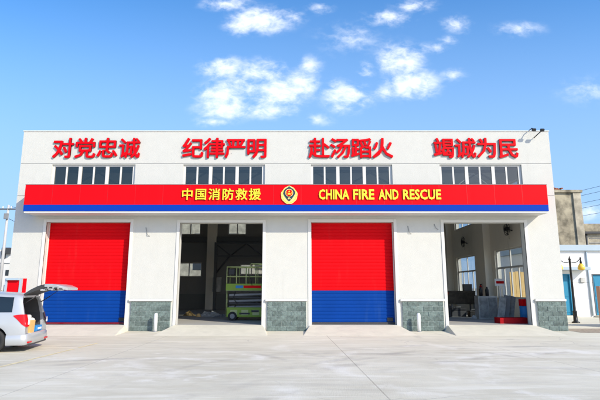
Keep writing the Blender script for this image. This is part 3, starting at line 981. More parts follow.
for side in (1, -1):
    mat = 'lamp_red' if side == 1 else 'lamp_dark'
    L_ = MB()
    # swept lamp: pointed leading end on the flank, tall at the corner, ends on the rear face
    prof = [(.31, 1.03, 1.055), (.21, .94, 1.07), (.10, .80, 1.08), (.03, .74, 1.08)]
    cs = []
    for s, z0, z1 in prof:
        P_ = section(s)
        def wat(z):
            for (w0, a), (w1, b) in zip(P_[3:], P_[4:]):
                if a <= z <= b and b > a: return lerp(w0, w1, (z - a) / (b - a))
            return P_[6][0]
        cs.append([L_.bm.verts.new(vpos(s, side * (wat(z) + .012), z)) for z in (z0, lerp(z0, z1, .5), z1)])
    for (w, dx, z0, z1) in ((.875, -.02, .72, 1.08), (.80, -.045, .73, 1.075), (.72, -.04, .76, 1.06)):
        cs.append([L_.bm.verts.new((vpos(0, side * w, z).x - dx, VY - side * w, z)) for z in (z0, lerp(z0, z1, .5), z1)])
    for a, b in zip(cs, cs[1:]):
        for k in range(2): L_.bm.faces.new((a[k], a[k + 1], b[k + 1], b[k])).smooth = True
    tl = L_.build('tail_lamp', mat, van)
    c_ = MB().box(VX + .02, VX + .050, VY - side * .77 - .045, VY - side * .77 + .045, .78, .93, bevel=.008)
    c_.build('lamp_window', 'lamp_clear', tl)
    MB().box(VX + .02, VX + .098, VY - side * .70 - .13, VY - side * .70 + .13, .25, .30, bevel=.01).build('reflector', 'lamp_red', van)
MB().box(VX - .1, VX + .07, VY - .78, VY + .78, .17, .235, bevel=.02).build('lower_valance', 'dark', van)
MB().box(VX - .1, VX + .045, VY - .60, VY + .60, .505, .53, bevel=.01).build('sill_guard', 'chrome', van)
# raised tailgate
gate_o = [(VX - .25, 1.665), (VX - .06, 1.79), (VX + .14, 1.89), (VX + .36, 1.95), (VX + .56, 1.95), (VX + .76, 1.91), (VX + .97, 1.835)]
tg = MB(); cols = []
for i, (x, z) in enumerate(gate_o):
    hw = lerp(.60, .76, min(1, i / 3)) if i < 6 else .70
    if i == 6: hw = .56
    th = .05 + .07 * math.sin(math.pi * i / 6)
    row_t = [tg.bm.verts.new((x, VY - w * hw, z + (.0 if abs(w) == 1 else .02))) for w in (1, .92, 0, -.92, -1)]
    row_b = [tg.bm.verts.new((x - .0, VY - w * hw * .97, z - th)) for w in (1, .92, 0, -.92, -1)]
    cols.append((row_t, row_b))
for (a, a2), (b, b2) in zip(cols, cols[1:]):
    for k in range(4):
        f = tg.bm.faces.new((a[k], a[k + 1], b[k + 1], b[k])); f.smooth = True; f.material_index = 2 if a[0].co.x < VX + .3 else 0
        f = tg.bm.faces.new((a2[k], b2[k], b2[k + 1], a2[k + 1])); f.material_index = 1; f.smooth = True
    for k in (0, 4):
        f = tg.bm.faces.new((a[k], b[k], b2[k], a2[k])); f.material_index = 1 if a[0].co.x < VX + .3 else 0
for a, a2 in (cols[0], cols[-1]):
    for k in range(4): tg.bm.faces.new((a[k], a[k + 1], a2[k + 1], a2[k]))
gate = tg.build('tailgate', ['silver', 'dark', 'car_glass'], van)
gt = MB()
for (x, z, w) in ((.74, 1.80, .45), (.52, 1.825, .60), (.62, 1.82, -.1), (.66, 1.81, -.5), (.40, 1.83, .2), (.25, 1.79, -.55), (.30, 1.80, .60)):
    gt.box(VX + x - .07, VX + x + .07, VY - w - .10, VY - w + .10, z - .03, z + .02, bevel=.012)
pieces(gt, 'inner_trim', 'lamp_clear', gate)
hole = MB()
for (x, w) in ((.60, .30), (.60, -.30), (.45, .0), (.80, .15), (.80, -.2)):
    hole.box(VX + x - .05, VX + x + .05, VY - w - .09, VY - w + .09, 1.775, 1.80, bevel=.01)
for (x, z) in ((.40, 1.865), (.54, 1.865), (.68, 1.85), (.82, 1.825)):
    hole.box(VX + x - .04, VX + x + .04, VY - .7 - .075, VY - .70, z - .022, z + .015, bevel=.006)
pieces(hole, 'latch_pocket', 'black', gate)
for side in (1, -1):
    MB().tube([(VX - .17, VY - side * .68, 1.40), (VX + .10, VY - side * .68, 1.58)], .016, 8).tube([(VX + .09, VY - side * .68, 1.575), (VX + .38, VY - side * .69, 1.80)], .009, 6).build('gas_strut', 'black', van)
# rear seat seen through the hatch
MB().box(VX - 1.0, VX - .76, VY - .62, VY + .62, .64, 1.22, bevel=.06).box(VX - .98, VX - .84, VY + .16, VY + .46, 1.23, 1.45, bevel=.05).box(VX - .98, VX - .84, VY - .46, VY - .16, 1.23, 1.45, bevel=.05).build('rear_seat', 'grey_panel', van)
# door seams and handle on the near flank
for side in (1, -1):
    sm = MB()
    for s in (1.26, 2.2, 3.25):
        for z0, z1 in ((.34, .58), (.58, .84), (.84, 1.06)):
            sm.box(VX - s - .004, VX - s + .004, VY - side * .90 - .036, VY - side * .90 + .036, z0, z1)
    pieces(sm, 'door_seam', 'dark', van)
    pieces(MB().box(VX - 1.62, VX - 1.42, VY - side * .935 - .02, VY - side * .935 + .02, .95, .98, bevel=.008).box(VX - 2.56, VX - 2.36, VY - side * .935 - .02, VY - side * .935 + .02, .95, .98, bevel=.008), 'door_handle', 'chrome', van)
    MB().box(VX - 3.27, VX - 3.07, VY - side * 1.02 - .10, VY - side * 1.02 + .10, 1.02, 1.18, bevel=.04).build('wing_mirror', 'silver', van)
    MB().box(VX - 4.80, VX - 4.52, VY - side * .70 - .13, VY - side * .70 + .13, .70, .82, bevel=.03).build('headlight', 'lamp_clear', van)

# things in the boot
def bag(name, x, y, z, wx, wy, h, mat, lab, cat, taper=.12):
    mb = MB(); bm = mb.bm
    b = [bm.verts.new((x + sx * wx / 2 * (1 - taper), y + sy * wy / 2 * (1 - taper), z)) for sx, sy in ((-1, -1), (1, -1), (1, 1), (-1, 1))]
    t = [bm.verts.new((x + sx * wx / 2, y + sy * wy / 2, z + h + random.uniform(-.01, .01))) for sx, sy in ((-1, -1), (1, -1), (1, 1), (-1, 1))]
    i_ = [bm.verts.new((x + sx * wx / 2 * .92, y + sy * wy / 2 * .92, z + h - .03)) for sx, sy in ((-1, -1), (1, -1), (1, 1), (-1, 1))]
    bm.faces.new(b[::-1])
    for k in range(4):
        k2 = (k + 1) % 4
        bm.faces.new((b[k], b[k2], t[k2], t[k])); bm.faces.new((t[k], t[k2], i_[k2], i_[k]))
    bm.faces.new(i_)
    o = mb.build(name, mat, loc=(x, y, z))
    return tag(o, lab, cat)
bt = []
bt.append(bag('paper_bag', VX - .07, VY - .40, .515, .20, .34, .36, 'kraft', 'brown paper bag standing on the sill of the open van boot', 'bag'))
bb = MB().box(VX - .13, VX + .02, VY - .02, VY + .44, .535, .70, bevel=.015).build('crate', 'box_blue', loc=(VX, VY + .2, .535))
MB().box(VX + .021, VX + .026, VY + .06, VY + .36, .58, .64).build('label_panel', 'white', bb)
bt.append(tag(bb, 'small blue plastic crate on the van sill right of the paper bag', 'crate'))
wb = MB().box(VX - .60, VX - .20, VY - .02, VY + .52, .53, .92, bevel=.09).box(VX - .5, VX - .26, VY + .05, VY + .3, .90, 1.02, bevel=.05).build('sack', 'white', loc=(VX - .3, VY + .24, .53))
bt.append(tag(wb, 'white plastic sack in the van boot behind the blue crate', 'sack'))
fb = empty('gift_basket', (VX - .40, VY - .40, .515), 'basket of red and green goods in the van boot behind the paper bag', 'basket')
MB().lathe(VX - .40, VY - .40, [(.13, .515), (.18, .80), (.17, .82)], 16).build('basket_body', 'kraft', fb)
fm = MB()
for k in range(16):
    a = random.uniform(0, 6.28); r = random.uniform(0, .13); dz = random.uniform(0, .10)
    fm.lathe(VX - .40 + r * math.cos(a), VY - .40 + r * math.sin(a), [(.001, .80), (.045, .85 + dz), (.05, .90 + dz), (.03, .95 + dz), (.001, .965 + dz)], 8, mi=k % 3)
fm.build('goods', ['lamp_red', 'leaf', 'white'], fb)
bt.append(fb)
# the whole van stands at a slight angle to the station front
piv = van.location.copy()
turn = Matrix.Rotation(R(10), 3, 'Z')
van.rotation_euler.z = R(10)
for o in bt:
    o.location = piv + turn @ (o.location - piv)
    o.rotation_euler.z = R(10)

# ================================================================== SCISSOR LIFT
LX0, LX1, LY0, LY1 = -3.68, -1.25, 2.75, 3.95
lift = empty('scissor_lift', ((LX0 + LX1) / 2, 3.35, FZ), 'lime green scissor lift parked inside the second bay', 'scissor lift')
MB().box(LX0 + .02, LX1, LY0 + .06, LY1 - .06, .42, .90, bevel=.03).build('chassis', 'lime', lift)
cp = MB()
for x in (-3.30, -2.75, -2.2, -1.7): cp.box(x - .17, x + .17, LY0 + .045, LY0 + .062, .52, .78, bevel=.004)
pieces(cp, 'chassis_panel', 'lime_pale', lift)
pieces(MB().box(-3.02, -2.5, LY0 + .035, LY0 + .05, .56, .64).box(-2.42, -2.05, LY0 + .035, LY0 + .05, .66, .76), 'warning_plate', 'dark', lift)
for x in (LX0 + .32, LX1 - .32):
    for y in (LY0 + .1, LY1 - .1):
        t_ = MB().tube([(x, y - .09, FZ + .22), (x, y + .09, FZ + .22)], .22, 22)
        w_ = t_.build('wheel', 'rubber', lift)
        sgn = -1 if y < 3.3 else 1
        MB().tube([(x, y + sgn * .088, FZ + .22), (x, y + sgn * .10, FZ + .22)], .12, 16).build('rim', 'mid', w_)
for k in range(5):
    z0 = .93 + k * .15
    for y in (LY0 + .18, LY1 - .18):
        o = .03 if k % 2 else -.03
        MB().box(LX0 + .12, LX1 - .12, y + o - .022, y + o + .022, z0 - .045, z0 + .045, rot=Matrix.Rotation(R(1.7 if k % 2 else -1.7), 3, 'Y')).build('scissor_arm', 'dark' if k % 2 else 'mid', lift)
pf = MB().box(LX0 - .02, LX1 + .02, LY0, LY1, 1.70, 1.78).build('platform', 'mid', lift)
tb = MB().box(LX0 - .03, LX1 + .03, LY0 - .02, LY0 + .005, 1.72, 2.06, bevel=.006).box(LX0 - .03, LX1 + .03, LY1 - .005, LY1 + .02, 1.72, 2.06, bevel=.006)
tb.box(LX0 - .032, LX0 - .005, LY0 + .006, LY1 - .006, 1.72, 2.06).box(LX1 + .005, LX1 + .032, LY0 + .006, LY1 - .006, 1.72, 2.06)
tbo = tb.build('toe_board', 'lime', lift)
MB().box(-3.22, -2.85, LY0 - .03, LY0 - .021, 1.84, 1.97).build('blue_plate', 'box_blue', tbo)
MB().box(-2.82, -1.95, LY0 - .03, LY0 - .021, 1.84, 1.97).build('red_plate', 'red', tbo)
rl = MB(); zt = 2.90
for y in (LY0 + .02, LY1 - .02):
    for z in (2.42, zt): rl.tube([(LX0, y, z), (LX1, y, z)], .028, 8)
    for k in range(6): x = lerp(LX0, LX1, k / 5); rl.tube([(x, y, 2.0), (x, y, zt)], .026, 8)
    rl.tube([(LX0 + 1.15, y, zt), (LX0 + 1.2, y, zt + .16), (LX1, y, zt + .16), (LX1, y, zt)], .026, 8)
for x in (LX0, LX1):
    for z in (2.42, zt): rl.tube([(x, LY0 + .02, z), (x, LY1 - .02, z)], .026, 8)
rl.build('guard_rail', 'lime_pale', lift)
MB().box(-3.6, -3.3, LY0 + .1, LY0 + .3, 2.5, 2.8, bevel=.03).build('control_box', 'dark', lift)

ld = MB()
for y in (3.15, 3.5): ld.tube([(LX0 - .05, y, .4), (LX0 - .05, y, 1.75)], .018, 6)
for k in range(5): ld.tube([(LX0 - .05, 3.15, .55 + .26 * k), (LX0 - .05, 3.5, .55 + .26 * k)], .014, 6)
ld.build('ladder', 'lime_pale', lift)
MB().tube([(-3.3, LY0 + .12, .85), (-3.15, LY0 + .05, 1.1), (-3.35, LY0 + .08, 1.35), (-3.2, LY0 + .1, 1.72)], .018, 6).build('hose', 'black', lift)
MB().tube([(-2.6, LY0 + .15, 2.06), (-2.6, LY0 - .02, 2.5), (-2.45, LY0 - .03, 2.25), (-2.4, LY0 - .03, 1.95)], .012, 6).build('cable_loop', 'black', lift)

# clutter on the floor of the second bay
def heap(name, cx, cy, r, h, mat, lab, cat, z=FZ):
    mb = MB(); bm = mb.bm; n = 26; rg = 7
    rings = []
    for j in range(rg):
        t = j / (rg - 1)
        rings.append([bm.verts.new((cx + r * (1 - t) ** .8 * math.cos(6.2832 * k / n) * (1.4 + .15 * math.sin(3 * k)), cy + r * (1 - t) ** .8 * math.sin(6.2832 * k / n),
                      z + h * (.55 * t + .45 * math.sin(t * 1.57)) * (.55 + .65 * random.random()) * (1 + .35 * math.sin(2.3 * k + cx)) if j else z)) for k in range(n)])
    for a, b in zip(rings, rings[1:]):
        for k in range(n): bm.faces.new((a[k], a[(k + 1) % n], b[(k + 1) % n], b[k]))
    bm.faces.new(rings[-1])
    return tag(mb.build(name, mat, loc=(cx, cy, z)), lab, cat)
heap('dust_sheet', -5.2, 6.6, .52, .24, 'cloth', 'crumpled pale sheet on the floor left of the green lift', 'sheet')
heap('rubble_sack', -6.5, 7.2, .26, .22, 'leaf_dry', 'small brown sack slumped on the floor by the left jamb of the open bay', 'sack')
heap('dust_sheet', -4.3, 5.6, .4, .13, 'mid', 'low grey heap of sheeting just behind the wheel of the green lift', 'sheet')
cb = MB().box(-6.6, -6.0, 15.0, 15.5, 1.55, 2.65, bevel=.02).build('control_cabinet', 'cloth', loc=(-6.3, 15.2, 1.55))
tag(cb, 'pale control cabinet fixed to the column behind the open bay with the lift', 'cabinet')
hb = empty('helmet', (-5.75, 6.2, FZ), 'orange hard hat lying beside the crumpled sheets in the bay', 'helmet')
MB().lathe(-5.75, 6.2, [(.17, FZ), (.165, FZ + .02), (.13, FZ + .03), (.125, FZ + .09), (.09, FZ + .15), (.03, FZ + .175), (.001, FZ + .177)], 20).build('shell', 'hoard', hb)

# ================================================================== RIGHT BAY CLUTTER
def fan(y, z, lab):
    x = X1 - .34
    f = empty('wall_fan', (x, y, z), lab, 'wall fan', 'black wall fans on the side wall of the hall')
    MB().tube([(x, y, z - .1), (x - .12, y, z - .06), (x - .22, y, z)], .03, 8).build('bracket', 'black', f)
    MB().tube([(x - .18, y, z), (x - .34, y, z)], .09, 14).build('motor', 'black', f)
    c = MB()
    for k in range(3):
        r = .12 + .12 * k
        c.tube([(x - .30 - .02 * (2 - k), y + r * math.cos(6.2832 * q / 24), z + r * math.sin(6.2832 * q / 24)) for q in range(25)], .014, 5, cap=False)
    for k in range(10):
        a = 6.2832 * k / 10
        c.tube([(x - .35, y, z), (x - .30, y + .36 * math.cos(a), z + .36 * math.sin(a))], .008, 4)
    c.build('guard', 'black', f)
    b = MB()
    for k in range(4):
        a = 6.2832 * k / 4
        p = [(x - .27, y + r_ * math.cos(a + d_), z + r_ * math.sin(a + d_)) for r_, d_ in ((.06, -.3), (.32, -.25), (.34, .3), (.06, .4))]
        p2 = [(q[0] - .012, q[1], q[2]) for q in p]
        va = [b.bm.verts.new(q) for q in p]; vb = [b.bm.verts.new(q) for q in p2]
        b.bm.faces.new(va); b.bm.faces.new(vb[::-1])
        for i in range(4): b.bm.faces.new((va[i], vb[i], vb[(i + 1) % 4], va[(i + 1) % 4]))
    b.build('blade', 'dark', f)
    MB().tube([(x - .2, y, z - .05), (x - .2, y, z - .55)], .008, 4).build('pull_cord', 'black', f)
fan(10.9, 4.93, 'black round wall fan between the columns, further back in the right bay')
fan(3.9, 4.97, 'black round wall fan nearer the doorway, above the big window in the right bay')

rt = empty('tray', (10.0, .9, FZ), 'long red open tray on the floor across the right bay entrance', 'tray')
MB().box(9.15, 10.42, .85, 1.45, FZ, FZ + .03).build('base', 'tray_red', rt)
MB().box(9.15, 10.42, .82, .85, FZ, FZ + .25).box(9.15, 10.42, 1.45, 1.48, FZ, FZ + .25).box(9.12, 9.15, .82, 1.48, FZ, FZ + .255).box(10.42, 10.45, .82, 1.48, FZ, FZ + .255).build('rim', 'tray_red', rt)

def lean_board(x, y, w, h, ang, mat, lab):
    o = MB().box(x - w / 2, x + w / 2, y - .02, y + .02, FZ, FZ + h, bevel=.006, rot=Matrix.Rotation(R(ang), 3, 'X') @ Matrix.Rotation(R(14), 3, 'Y')).build('board', mat, loc=(x, y, FZ))
    return tag(o, lab, 'board', 'grey boards leaning by the right bay window')
lean_board(9.80, 2.2, .34, 1.18, -10, 'grey_panel', 'pale grey leaning board furthest left, behind the red tray')
lean_board(10.15, 2.5, .34, 1.26, -10, 'mid', 'darker grey leaning board, middle one behind the red tray')
lean_board(10.52, 2.8, .34, 1.22, -10, 'grey_panel', 'pale grey leaning board furthest right, behind the red tray')

cbn = empty('cabinet', (9.75, 4.2, FZ), 'low white cabinet with papers on top beside the leaning boards', 'cabinet')
MB().box(9.35, 10.35, 4.0, 4.6, FZ, FZ + 1.18, bevel=.015).build('carcass', 'cloth', cbn)
pieces(MB().box(9.40, 9.83, 3.975, 3.998, FZ + .08, FZ + 1.1, bevel=.004).box(9.87, 10.30, 3.975, 3.998, FZ + .08, FZ + 1.1, bevel=.004), 'door', 'grey_panel', cbn)
for k, (x, lab) in enumerate(((9.62, 'left of two black bottles on the white cabinet'), (9.95, 'right of two black bottles on the white cabinet'))):
    tag(MB().lathe(x, 4.3, [(.09, FZ + 1.181), (.095, FZ + 1.5), (.05, FZ + 1.6), (.045, FZ + 1.66)], 14).build('bottle', 'black', loc=(x, 4.3, FZ + 1.18)), lab, 'bottle', 'black bottles on the white cabinet')

sd = empty('stand_sign', (10.25, 3.4, FZ), 'small white and red sign on a thin stand before the big window', 'sign')
MB().tube([(10.3, 3.4, FZ), (10.3, 3.4, 2.33)], .02, 8).build('pole', 'white', sd)
MB().lathe(10.3, 3.4, [(.2, FZ), (.2, FZ + .03), (.05, FZ + .06)], 16).build('base', 'mid', sd)
MB().box(10.03, 10.56, 3.37, 3.39, 1.95, 2.32, bevel=.005).build('plate', 'white', sd)
MB().box(10.10, 10.50, 3.362, 3.369, 2.07, 2.20).build('red_strip', 'lamp_red', sd)

wbk = empty('workbench', (9.6, 9.3, FZ), 'dark workbench with a red strip along its front at the back of the right bay', 'workbench')
MB().box(8.0, 11.0, 8.9, 9.8, 1.60, 1.67, bevel=.01).build('top', 'bench', wbk)
MB().box(8.02, 10.98, 8.92, 8.95, .85, 1.598).build('front_panel', 'bench', wbk)
MB().box(8.1, 9.3, 8.90, 8.918, 1.45, 1.585).build('red_strip', 'lamp_red', wbk)
for x in (8.1, 9.5, 10.9):
    for y in (8.98, 9.7): MB().box(x - .04, x + .04, y - .04, y + .04, FZ, 1.598).build('leg', 'mid', wbk)
def crate(x, y, w, d, h, mat, lab, z=FZ):
    c = empty('toolbox', (x, y, z), lab, 'toolbox', 'dark toolboxes on the right bay floor')
    MB().box(x - w / 2, x + w / 2, y - d / 2, y + d / 2, z, z + h * .72, bevel=.02).build('case', mat, c)
    MB().box(x - w / 2 - .01, x + w / 2 + .01, y - d / 2 - .01, y + d / 2 + .01, z + h * .725, z + h, bevel=.02).build('lid', 'black', c)
    MB().tube([(x - w / 4, y, z + h), (x - w / 4, y, z + h + .07), (x + w / 4, y, z + h + .07), (x + w / 4, y, z + h)], .015, 6).build('handle', 'mid', c)
crate(8.1, 6.0, .7, .5, .62, 'black', 'tallest black toolbox nearest the left jamb of the right bay')
crate(9.0, 6.4, .8, .5, .46, 'dark', 'mid-height black toolbox in front of the dark workbench')
crate(9.8, 6.0, .6, .45, .34, 'black', 'lowest black toolbox, nearest the window column')
heap('rag_pile', 9.5, 4.6, .3, .2, 'cloth', 'small pile of pale rags on the right bay floor', 'rags')
for k, (x, y, w, d, h, z, m_, lab) in enumerate(((8.35, 9.2, .5, .4, .34, 1.672, 'kraft', 'brown carton on the left end of the dark workbench'), (9.1, 9.25, .36, .3, .26, 1.672, 'cloth', 'pale box in the middle of the dark workbench top'),
        (10.6, 9.2, .5, .35, .42, 1.672, 'mid', 'grey box on the right end of the dark workbench'), (9.25, 7.6, .55, .45, .4, FZ, 'kraft', 'brown carton on the floor in front of the dark workbench'))):
    c_ = empty('carton', (x, y, z), lab, 'box', 'cartons about the dark workbench')
    MB().box(x - w / 2, x + w / 2, y - d / 2, y + d / 2, z, z + h, bevel=.008).build('carton_body', m_, c_)
    MB().box(x - w / 2 - .002, x + w / 2 + .002, y - .03, y + .03, z + h - .08, z + h + .002).build('tape', 'lamp_clear', c_)
ex_ = empty('fire_extinguisher', (10.78, 7.9, 1.5), 'small red extinguisher hung on the column between the side windows', 'fire extinguisher')
MB().lathe(10.86, 7.6, [(.07, 1.55), (.08, 1.6), (.08, 1.92), (.04, 2.0), (.03, 2.04)], 14).build('cylinder', 'lamp_red', ex_)
MB().box(10.83, 10.93, 7.55, 7.65, 2.04, 2.09).build('valve', 'black', ex_)
bx2 = MB().box(10.62, 11.05, 1.75, 2.15, 1.0, 1.32, bevel=.015).build('box', 'red', loc=(10.8, 1.95, 1.0))
tag(bx2, 'red box on the blue drum by the right jamb of the right bay', 'box')
dr = empty('drum', (10.83, 1.95, FZ), 'blue plastic drum under the red box by the right jamb', 'drum')
MB().lathe(10.83, 1.95, [(.24, FZ), (.26, FZ + .05), (.25, FZ + .35), (.265, FZ + .38), (.25, FZ + .41), (.26, FZ + .7), (.24, FZ + .748)], 22).build('barrel', 'box_blue', dr)

# ================================================================== OUTSIDE RIGHT
hd = empty('hoarding', (13.1, 6.0, 0), 'yellow board fence seen through the right bay window', 'fence')
for k in range(8):
    x = 11.95 + k * .32
    MB().box(x + .006, x + .314, 5.98, 6.02, .05, 2.75 + .03 * (k % 2), bevel=.006).build('board', 'hoard', hd)
pieces(MB().box(11.95, 14.5, 6.022, 6.07, .6, .7).box(11.95, 14.5, 6.022, 6.07, 2.1, 2.2), 'rail', 'hoard', hd)

an = empty('annex', (19, 10, 0), 'low white annex with teal doors at the right edge', 'building')
AX0, AX1, AY = 15.7, 27.0, 10.0
ah = [(16.2, 17.62, -1, 2.75), (19.05, 20.5, -1, 2.75)]
MB().wall(AX0, AX1, 0, 4.25, AY, AY + .25, ah + [(AX0 - 1, AX1 + 1, 2.18, 2.20), (AX0 - 1, AX1 + 1, 1.14, 1.16)]).build('wall', 'annex', an)
pieces(MB().box(AX0 + .003, 16.19, AY + .015, AY + .24, 1.1, 2.3).box(17.63, 19.04, AY + .015, AY + .24, 1.1, 2.3).box(20.51, AX1 - .003, AY + .015, AY + .24, 1.1, 2.3), 'groove', 'groove', an)
MB().box(AX0, AX0 + .25, AY + .25, AY + 7.98, 0, 4.25).box(AX1 - .25, AX1, AY + .25, AY + 7.98, 0, 4.25).box(AX0 + .25, AX1 - .25, AY + 7.7, AY + 7.98, 0, 4.25).build('wall', 'annex', an)
MB().box(AX0 - .15, AX1 + .15, AY - .2, AY + 8.1, 4.253, 4.64, bevel=.02).build('roof', 'annex_band', an)
for a, b in ((16.2, 17.62), (19.05, 20.5)):
    d = MB().box(a + .06, b - .06, AY + .08, AY + .14, .12, 2.69).build('door', 'teal', an)
    MB().box(a + .002, a + .06, AY - .02, AY + .16, .06, 2.748).box(b - .06, b - .002, AY - .02, AY + .16, .06, 2.748).box(a + .06, b - .06, AY - .02, AY + .16, 2.69, 2.748).build('frame', 'teal' if a < 18 else 'steel', d)
    pn = MB()
    c = (a + b) / 2
    for x0_, x1_ in ((a + .16, c - .06), (c + .06, b - .16)):
        for z0_, z1_ in ((.3, 1.15), (1.3, 2.5)): pn.box(x0_, x1_, AY + .065, AY + .082, z0_, z1_, bevel=.006)
    pieces(pn, 'door_panel', 'teal', d)
    MB().tube([(c + .06, AY + .03, 1.05), (c + .06, AY + .03, 1.3)], .015, 6).build('handle', 'chrome', d)
    MB().box(a - .1, b + .1, AY - .5, AY + .1, 0, .11, bevel=.015).build('doorstep', 'ramp', an)
MB().tube([(18.82, AY - .06, .1), (18.82, AY - .06, 4.2)], .05, 8).build('drainpipe', 'annex_band', an)
MB().box(18.25, 18.55, AY - .12, AY - .002, 2.2, 2.5, bevel=.02).build('meter_box', 'cloth', an)
MB().box(15.95, 18.6, AY - .75, AY - .002, 2.98, 3.18, bevel=.02).build('awning', 'annex_band', an)

lp = empty('street_lamp', (14.83, 4.86, 0), 'black iron street lamp with two amber shades beside the station', 'street lamp')
MB().lathe(14.83, 4.86, [(.20, 0), (.20, .05), (.11, .09), (.10, .55), (.12, .58), (.075, .66), (.06, 1.5), (.052, 3.35), (.075, 3.38), (.05, 3.44), (.02, 3.56), (.001, 3.6)], 18).build('post', 'lamp_iron', lp)
for s_ in (-1, 1):
    pts = [(14.83 + s_ * .58 * math.sin(t) if False else 14.83 + s_ * .60 * (k / 10), 4.86, 3.28 - .14 * math.sin(math.pi * k / 10) + .17 * (k / 10)) for k, t in enumerate([0] * 11)]
    MB().tube(pts, .022, 8).build('arm', 'lamp_iron', lp)
    MB().lathe(14.83 + s_ * .60, 4.86, [(.02, 3.16), (.06, 3.18), (.05, 3.3), (.02, 3.42), (.06, 3.46), (.02, 3.52)], 12).build('holder', 'lamp_iron', lp)
    MB().lathe(14.83 + s_ * .60, 4.86, [(.05, 2.80), (.15, 2.83), (.185, 2.9), (.17, 3.0), (.11, 3.12), (.06, 3.17)], 20).build('lamp_shade', 'amber', lp)

gp = empty('gate_pillar', (14.7, 2.0, 0), 'pinkish brown square pillar cut by the right edge of the photo', 'pillar')
MB().box(14.55, 15.15, 2.0, 2.3, 0, 1.90, bevel=.012).build('shaft', 'wood_pillar', gp)
MB().box(14.54, 15.16, 1.99, 2.31, 1.902, 1.94, bevel=.008).build('cap', 'wood_pillar', gp)
gw = MB().box(15.155, 23.0, 2.05, 2.25, 0, 1.6, bevel=.01).build('boundary_wall', 'wood_pillar', loc=(19, 2.3, 0))
tag(gw, 'low pinkish brown boundary wall running right from the pillar', 'wall')

ot = empty('concrete_tower', (24, 26, 0), 'tall weathered concrete block rising behind the right end of the station', 'building')
MB().box(19.5, 26.45, 24.0, 30.0, 0, 10.95).build('wall', 'old', ot)
MB().box(26.451, 27.2, 23.85, 30.0, 0, 10.95, bevel=.02).build('pier', 'old_pale', ot)
MB().box(19.3, 27.35, 23.75, 30.2, 10.955, 11.22, bevel=.02).build('parapet', 'old', ot)
br_ = MB()
for k in range(46):
    x = random.uniform(23.6, 25.7); z = 11.222 + random.choice((0, .1, .2)) + .0
    br_.box(x - .11, x + .11, 24.0 + random.uniform(0, .8), 24.3 + random.uniform(0.5, .9), z, z + .095)
tag(br_.build('brick_pile', 'tile', loc=(24.7, 24.4, 11.22)), 'low pile of red bricks on top of the weathered concrete block', 'bricks')
rb = empty('old_shed', (31, 26, 0), 'weathered building with a stained parapet right of the tall concrete block', 'building')
MB().box(27.25, 40, 24.6, 32, 0, 7.0).build('wall', 'old_pale', rb)
MB().box(27.25, 40.2, 24.2, 32.1, 7.003, 7.2).build('eave', 'dark', rb)
MB().box(27.25, 40.1, 24.45, 32.05, 7.203, 8.0, bevel=.02).build('parapet', 'old', rb)
ln = MB()
for z in (5.6, 6.1, 6.55): ln.box(28.0, 39, 24.55, 24.598, z, z + .06)
pieces(ln, 'louvre', 'mid', rb)
MB().tube([(27.7, 24.5, 0), (27.7, 24.5, 7.0)], .09, 8).build('drainpipe', 'steel', rb)

def upole(x, y, h, lab, cat='utility pole', arms=((0,),)):
    o = empty('utility_pole', (x, y, 0), lab, cat)
    MB().tube([(x, y, 0), (x, y, h)], [.17, .10], 12).build('shaft', 'pole', o)
    return o

# overhead wires at the right: between a far pole hidden by the tall block and a near one beyond the frame
fp = upole(43.3, 57.0, 17.4, 'far concrete pole hidden behind the tall weathered block, carrying the wires on the right')
np_ = upole(56.8, 8.6, 18.0, 'concrete pole standing beyond the right edge of the photo, carrying the wires')
for k, (z, lab) in enumerate(((17.0, 'topmost of five thin wires in the sky at the right edge'), (16.2, 'second from top of five thin wires in the sky at the right edge'), (15.0, 'middle one of five thin wires in the sky at the right edge'),
                              (14.2, 'second from bottom of five thin wires in the sky at the right edge'), (13.0, 'lowest of five thin wires in the sky at the right edge'))):
    tag(MB().tube([(43.3, 56.9, z), (56.8, 8.6, z + .15)], .028, 5).build('wire', 'steel', loc=(43.3, 57, z)), lab, 'wire', 'overhead wires right of the station')

# ================================================================== OUTSIDE LEFT
up = upole(-28.2, 24, 9.75, 'concrete utility pole with a cross-arm left of the station')
MB().box(-29.5, -27.25, 23.9, 24.02, 9.28, 9.40).build('cross_arm', 'steel', up)
for k, x in enumerate((-29.35, -28.7, -27.9, -27.4)):
    MB().lathe(x, 23.96, [(.05, 9.40), (.07, 9.46), (.045, 9.5), (.07, 9.55), (.03, 9.62)], 10).build('insulator', 'house', up)
MB().box(-28.4, -28.0, 23.72, 23.86, 8.35, 8.9, bevel=.02).build('switch_box', 'mid', up)
def sag(p, q, d, n=14):
    p, q = Vector(p), Vector(q)
    return [p.lerp(q, k / n) - Vector((0, 0, d * 4 * (k / n) * (1 - k / n))) for k in range(n + 1)]
for k, (x, q, lab) in enumerate((( -27.9, (-14.5, 34, 6.6), 'upper cable from the left pole passing behind the station'), (-27.4, (-16.0, 30, 5.0), 'middle cable from the left pole passing behind the station'),
                          (-28.0, (-17.0, 28, 3.4), 'lowest cable slanting from the left pole behind the station'))):
    z = (9.6, 9.6, 8.4)[k]
    tag(MB().tube(sag((x, 23.96, z), q, .25), .022, 5).build('cable', 'black', loc=(x, 24, z)), lab, 'cable', 'cables from the left utility pole')
ph = upole(-15.6, 31, 7.2, 'short pole behind the station that takes the left cables')

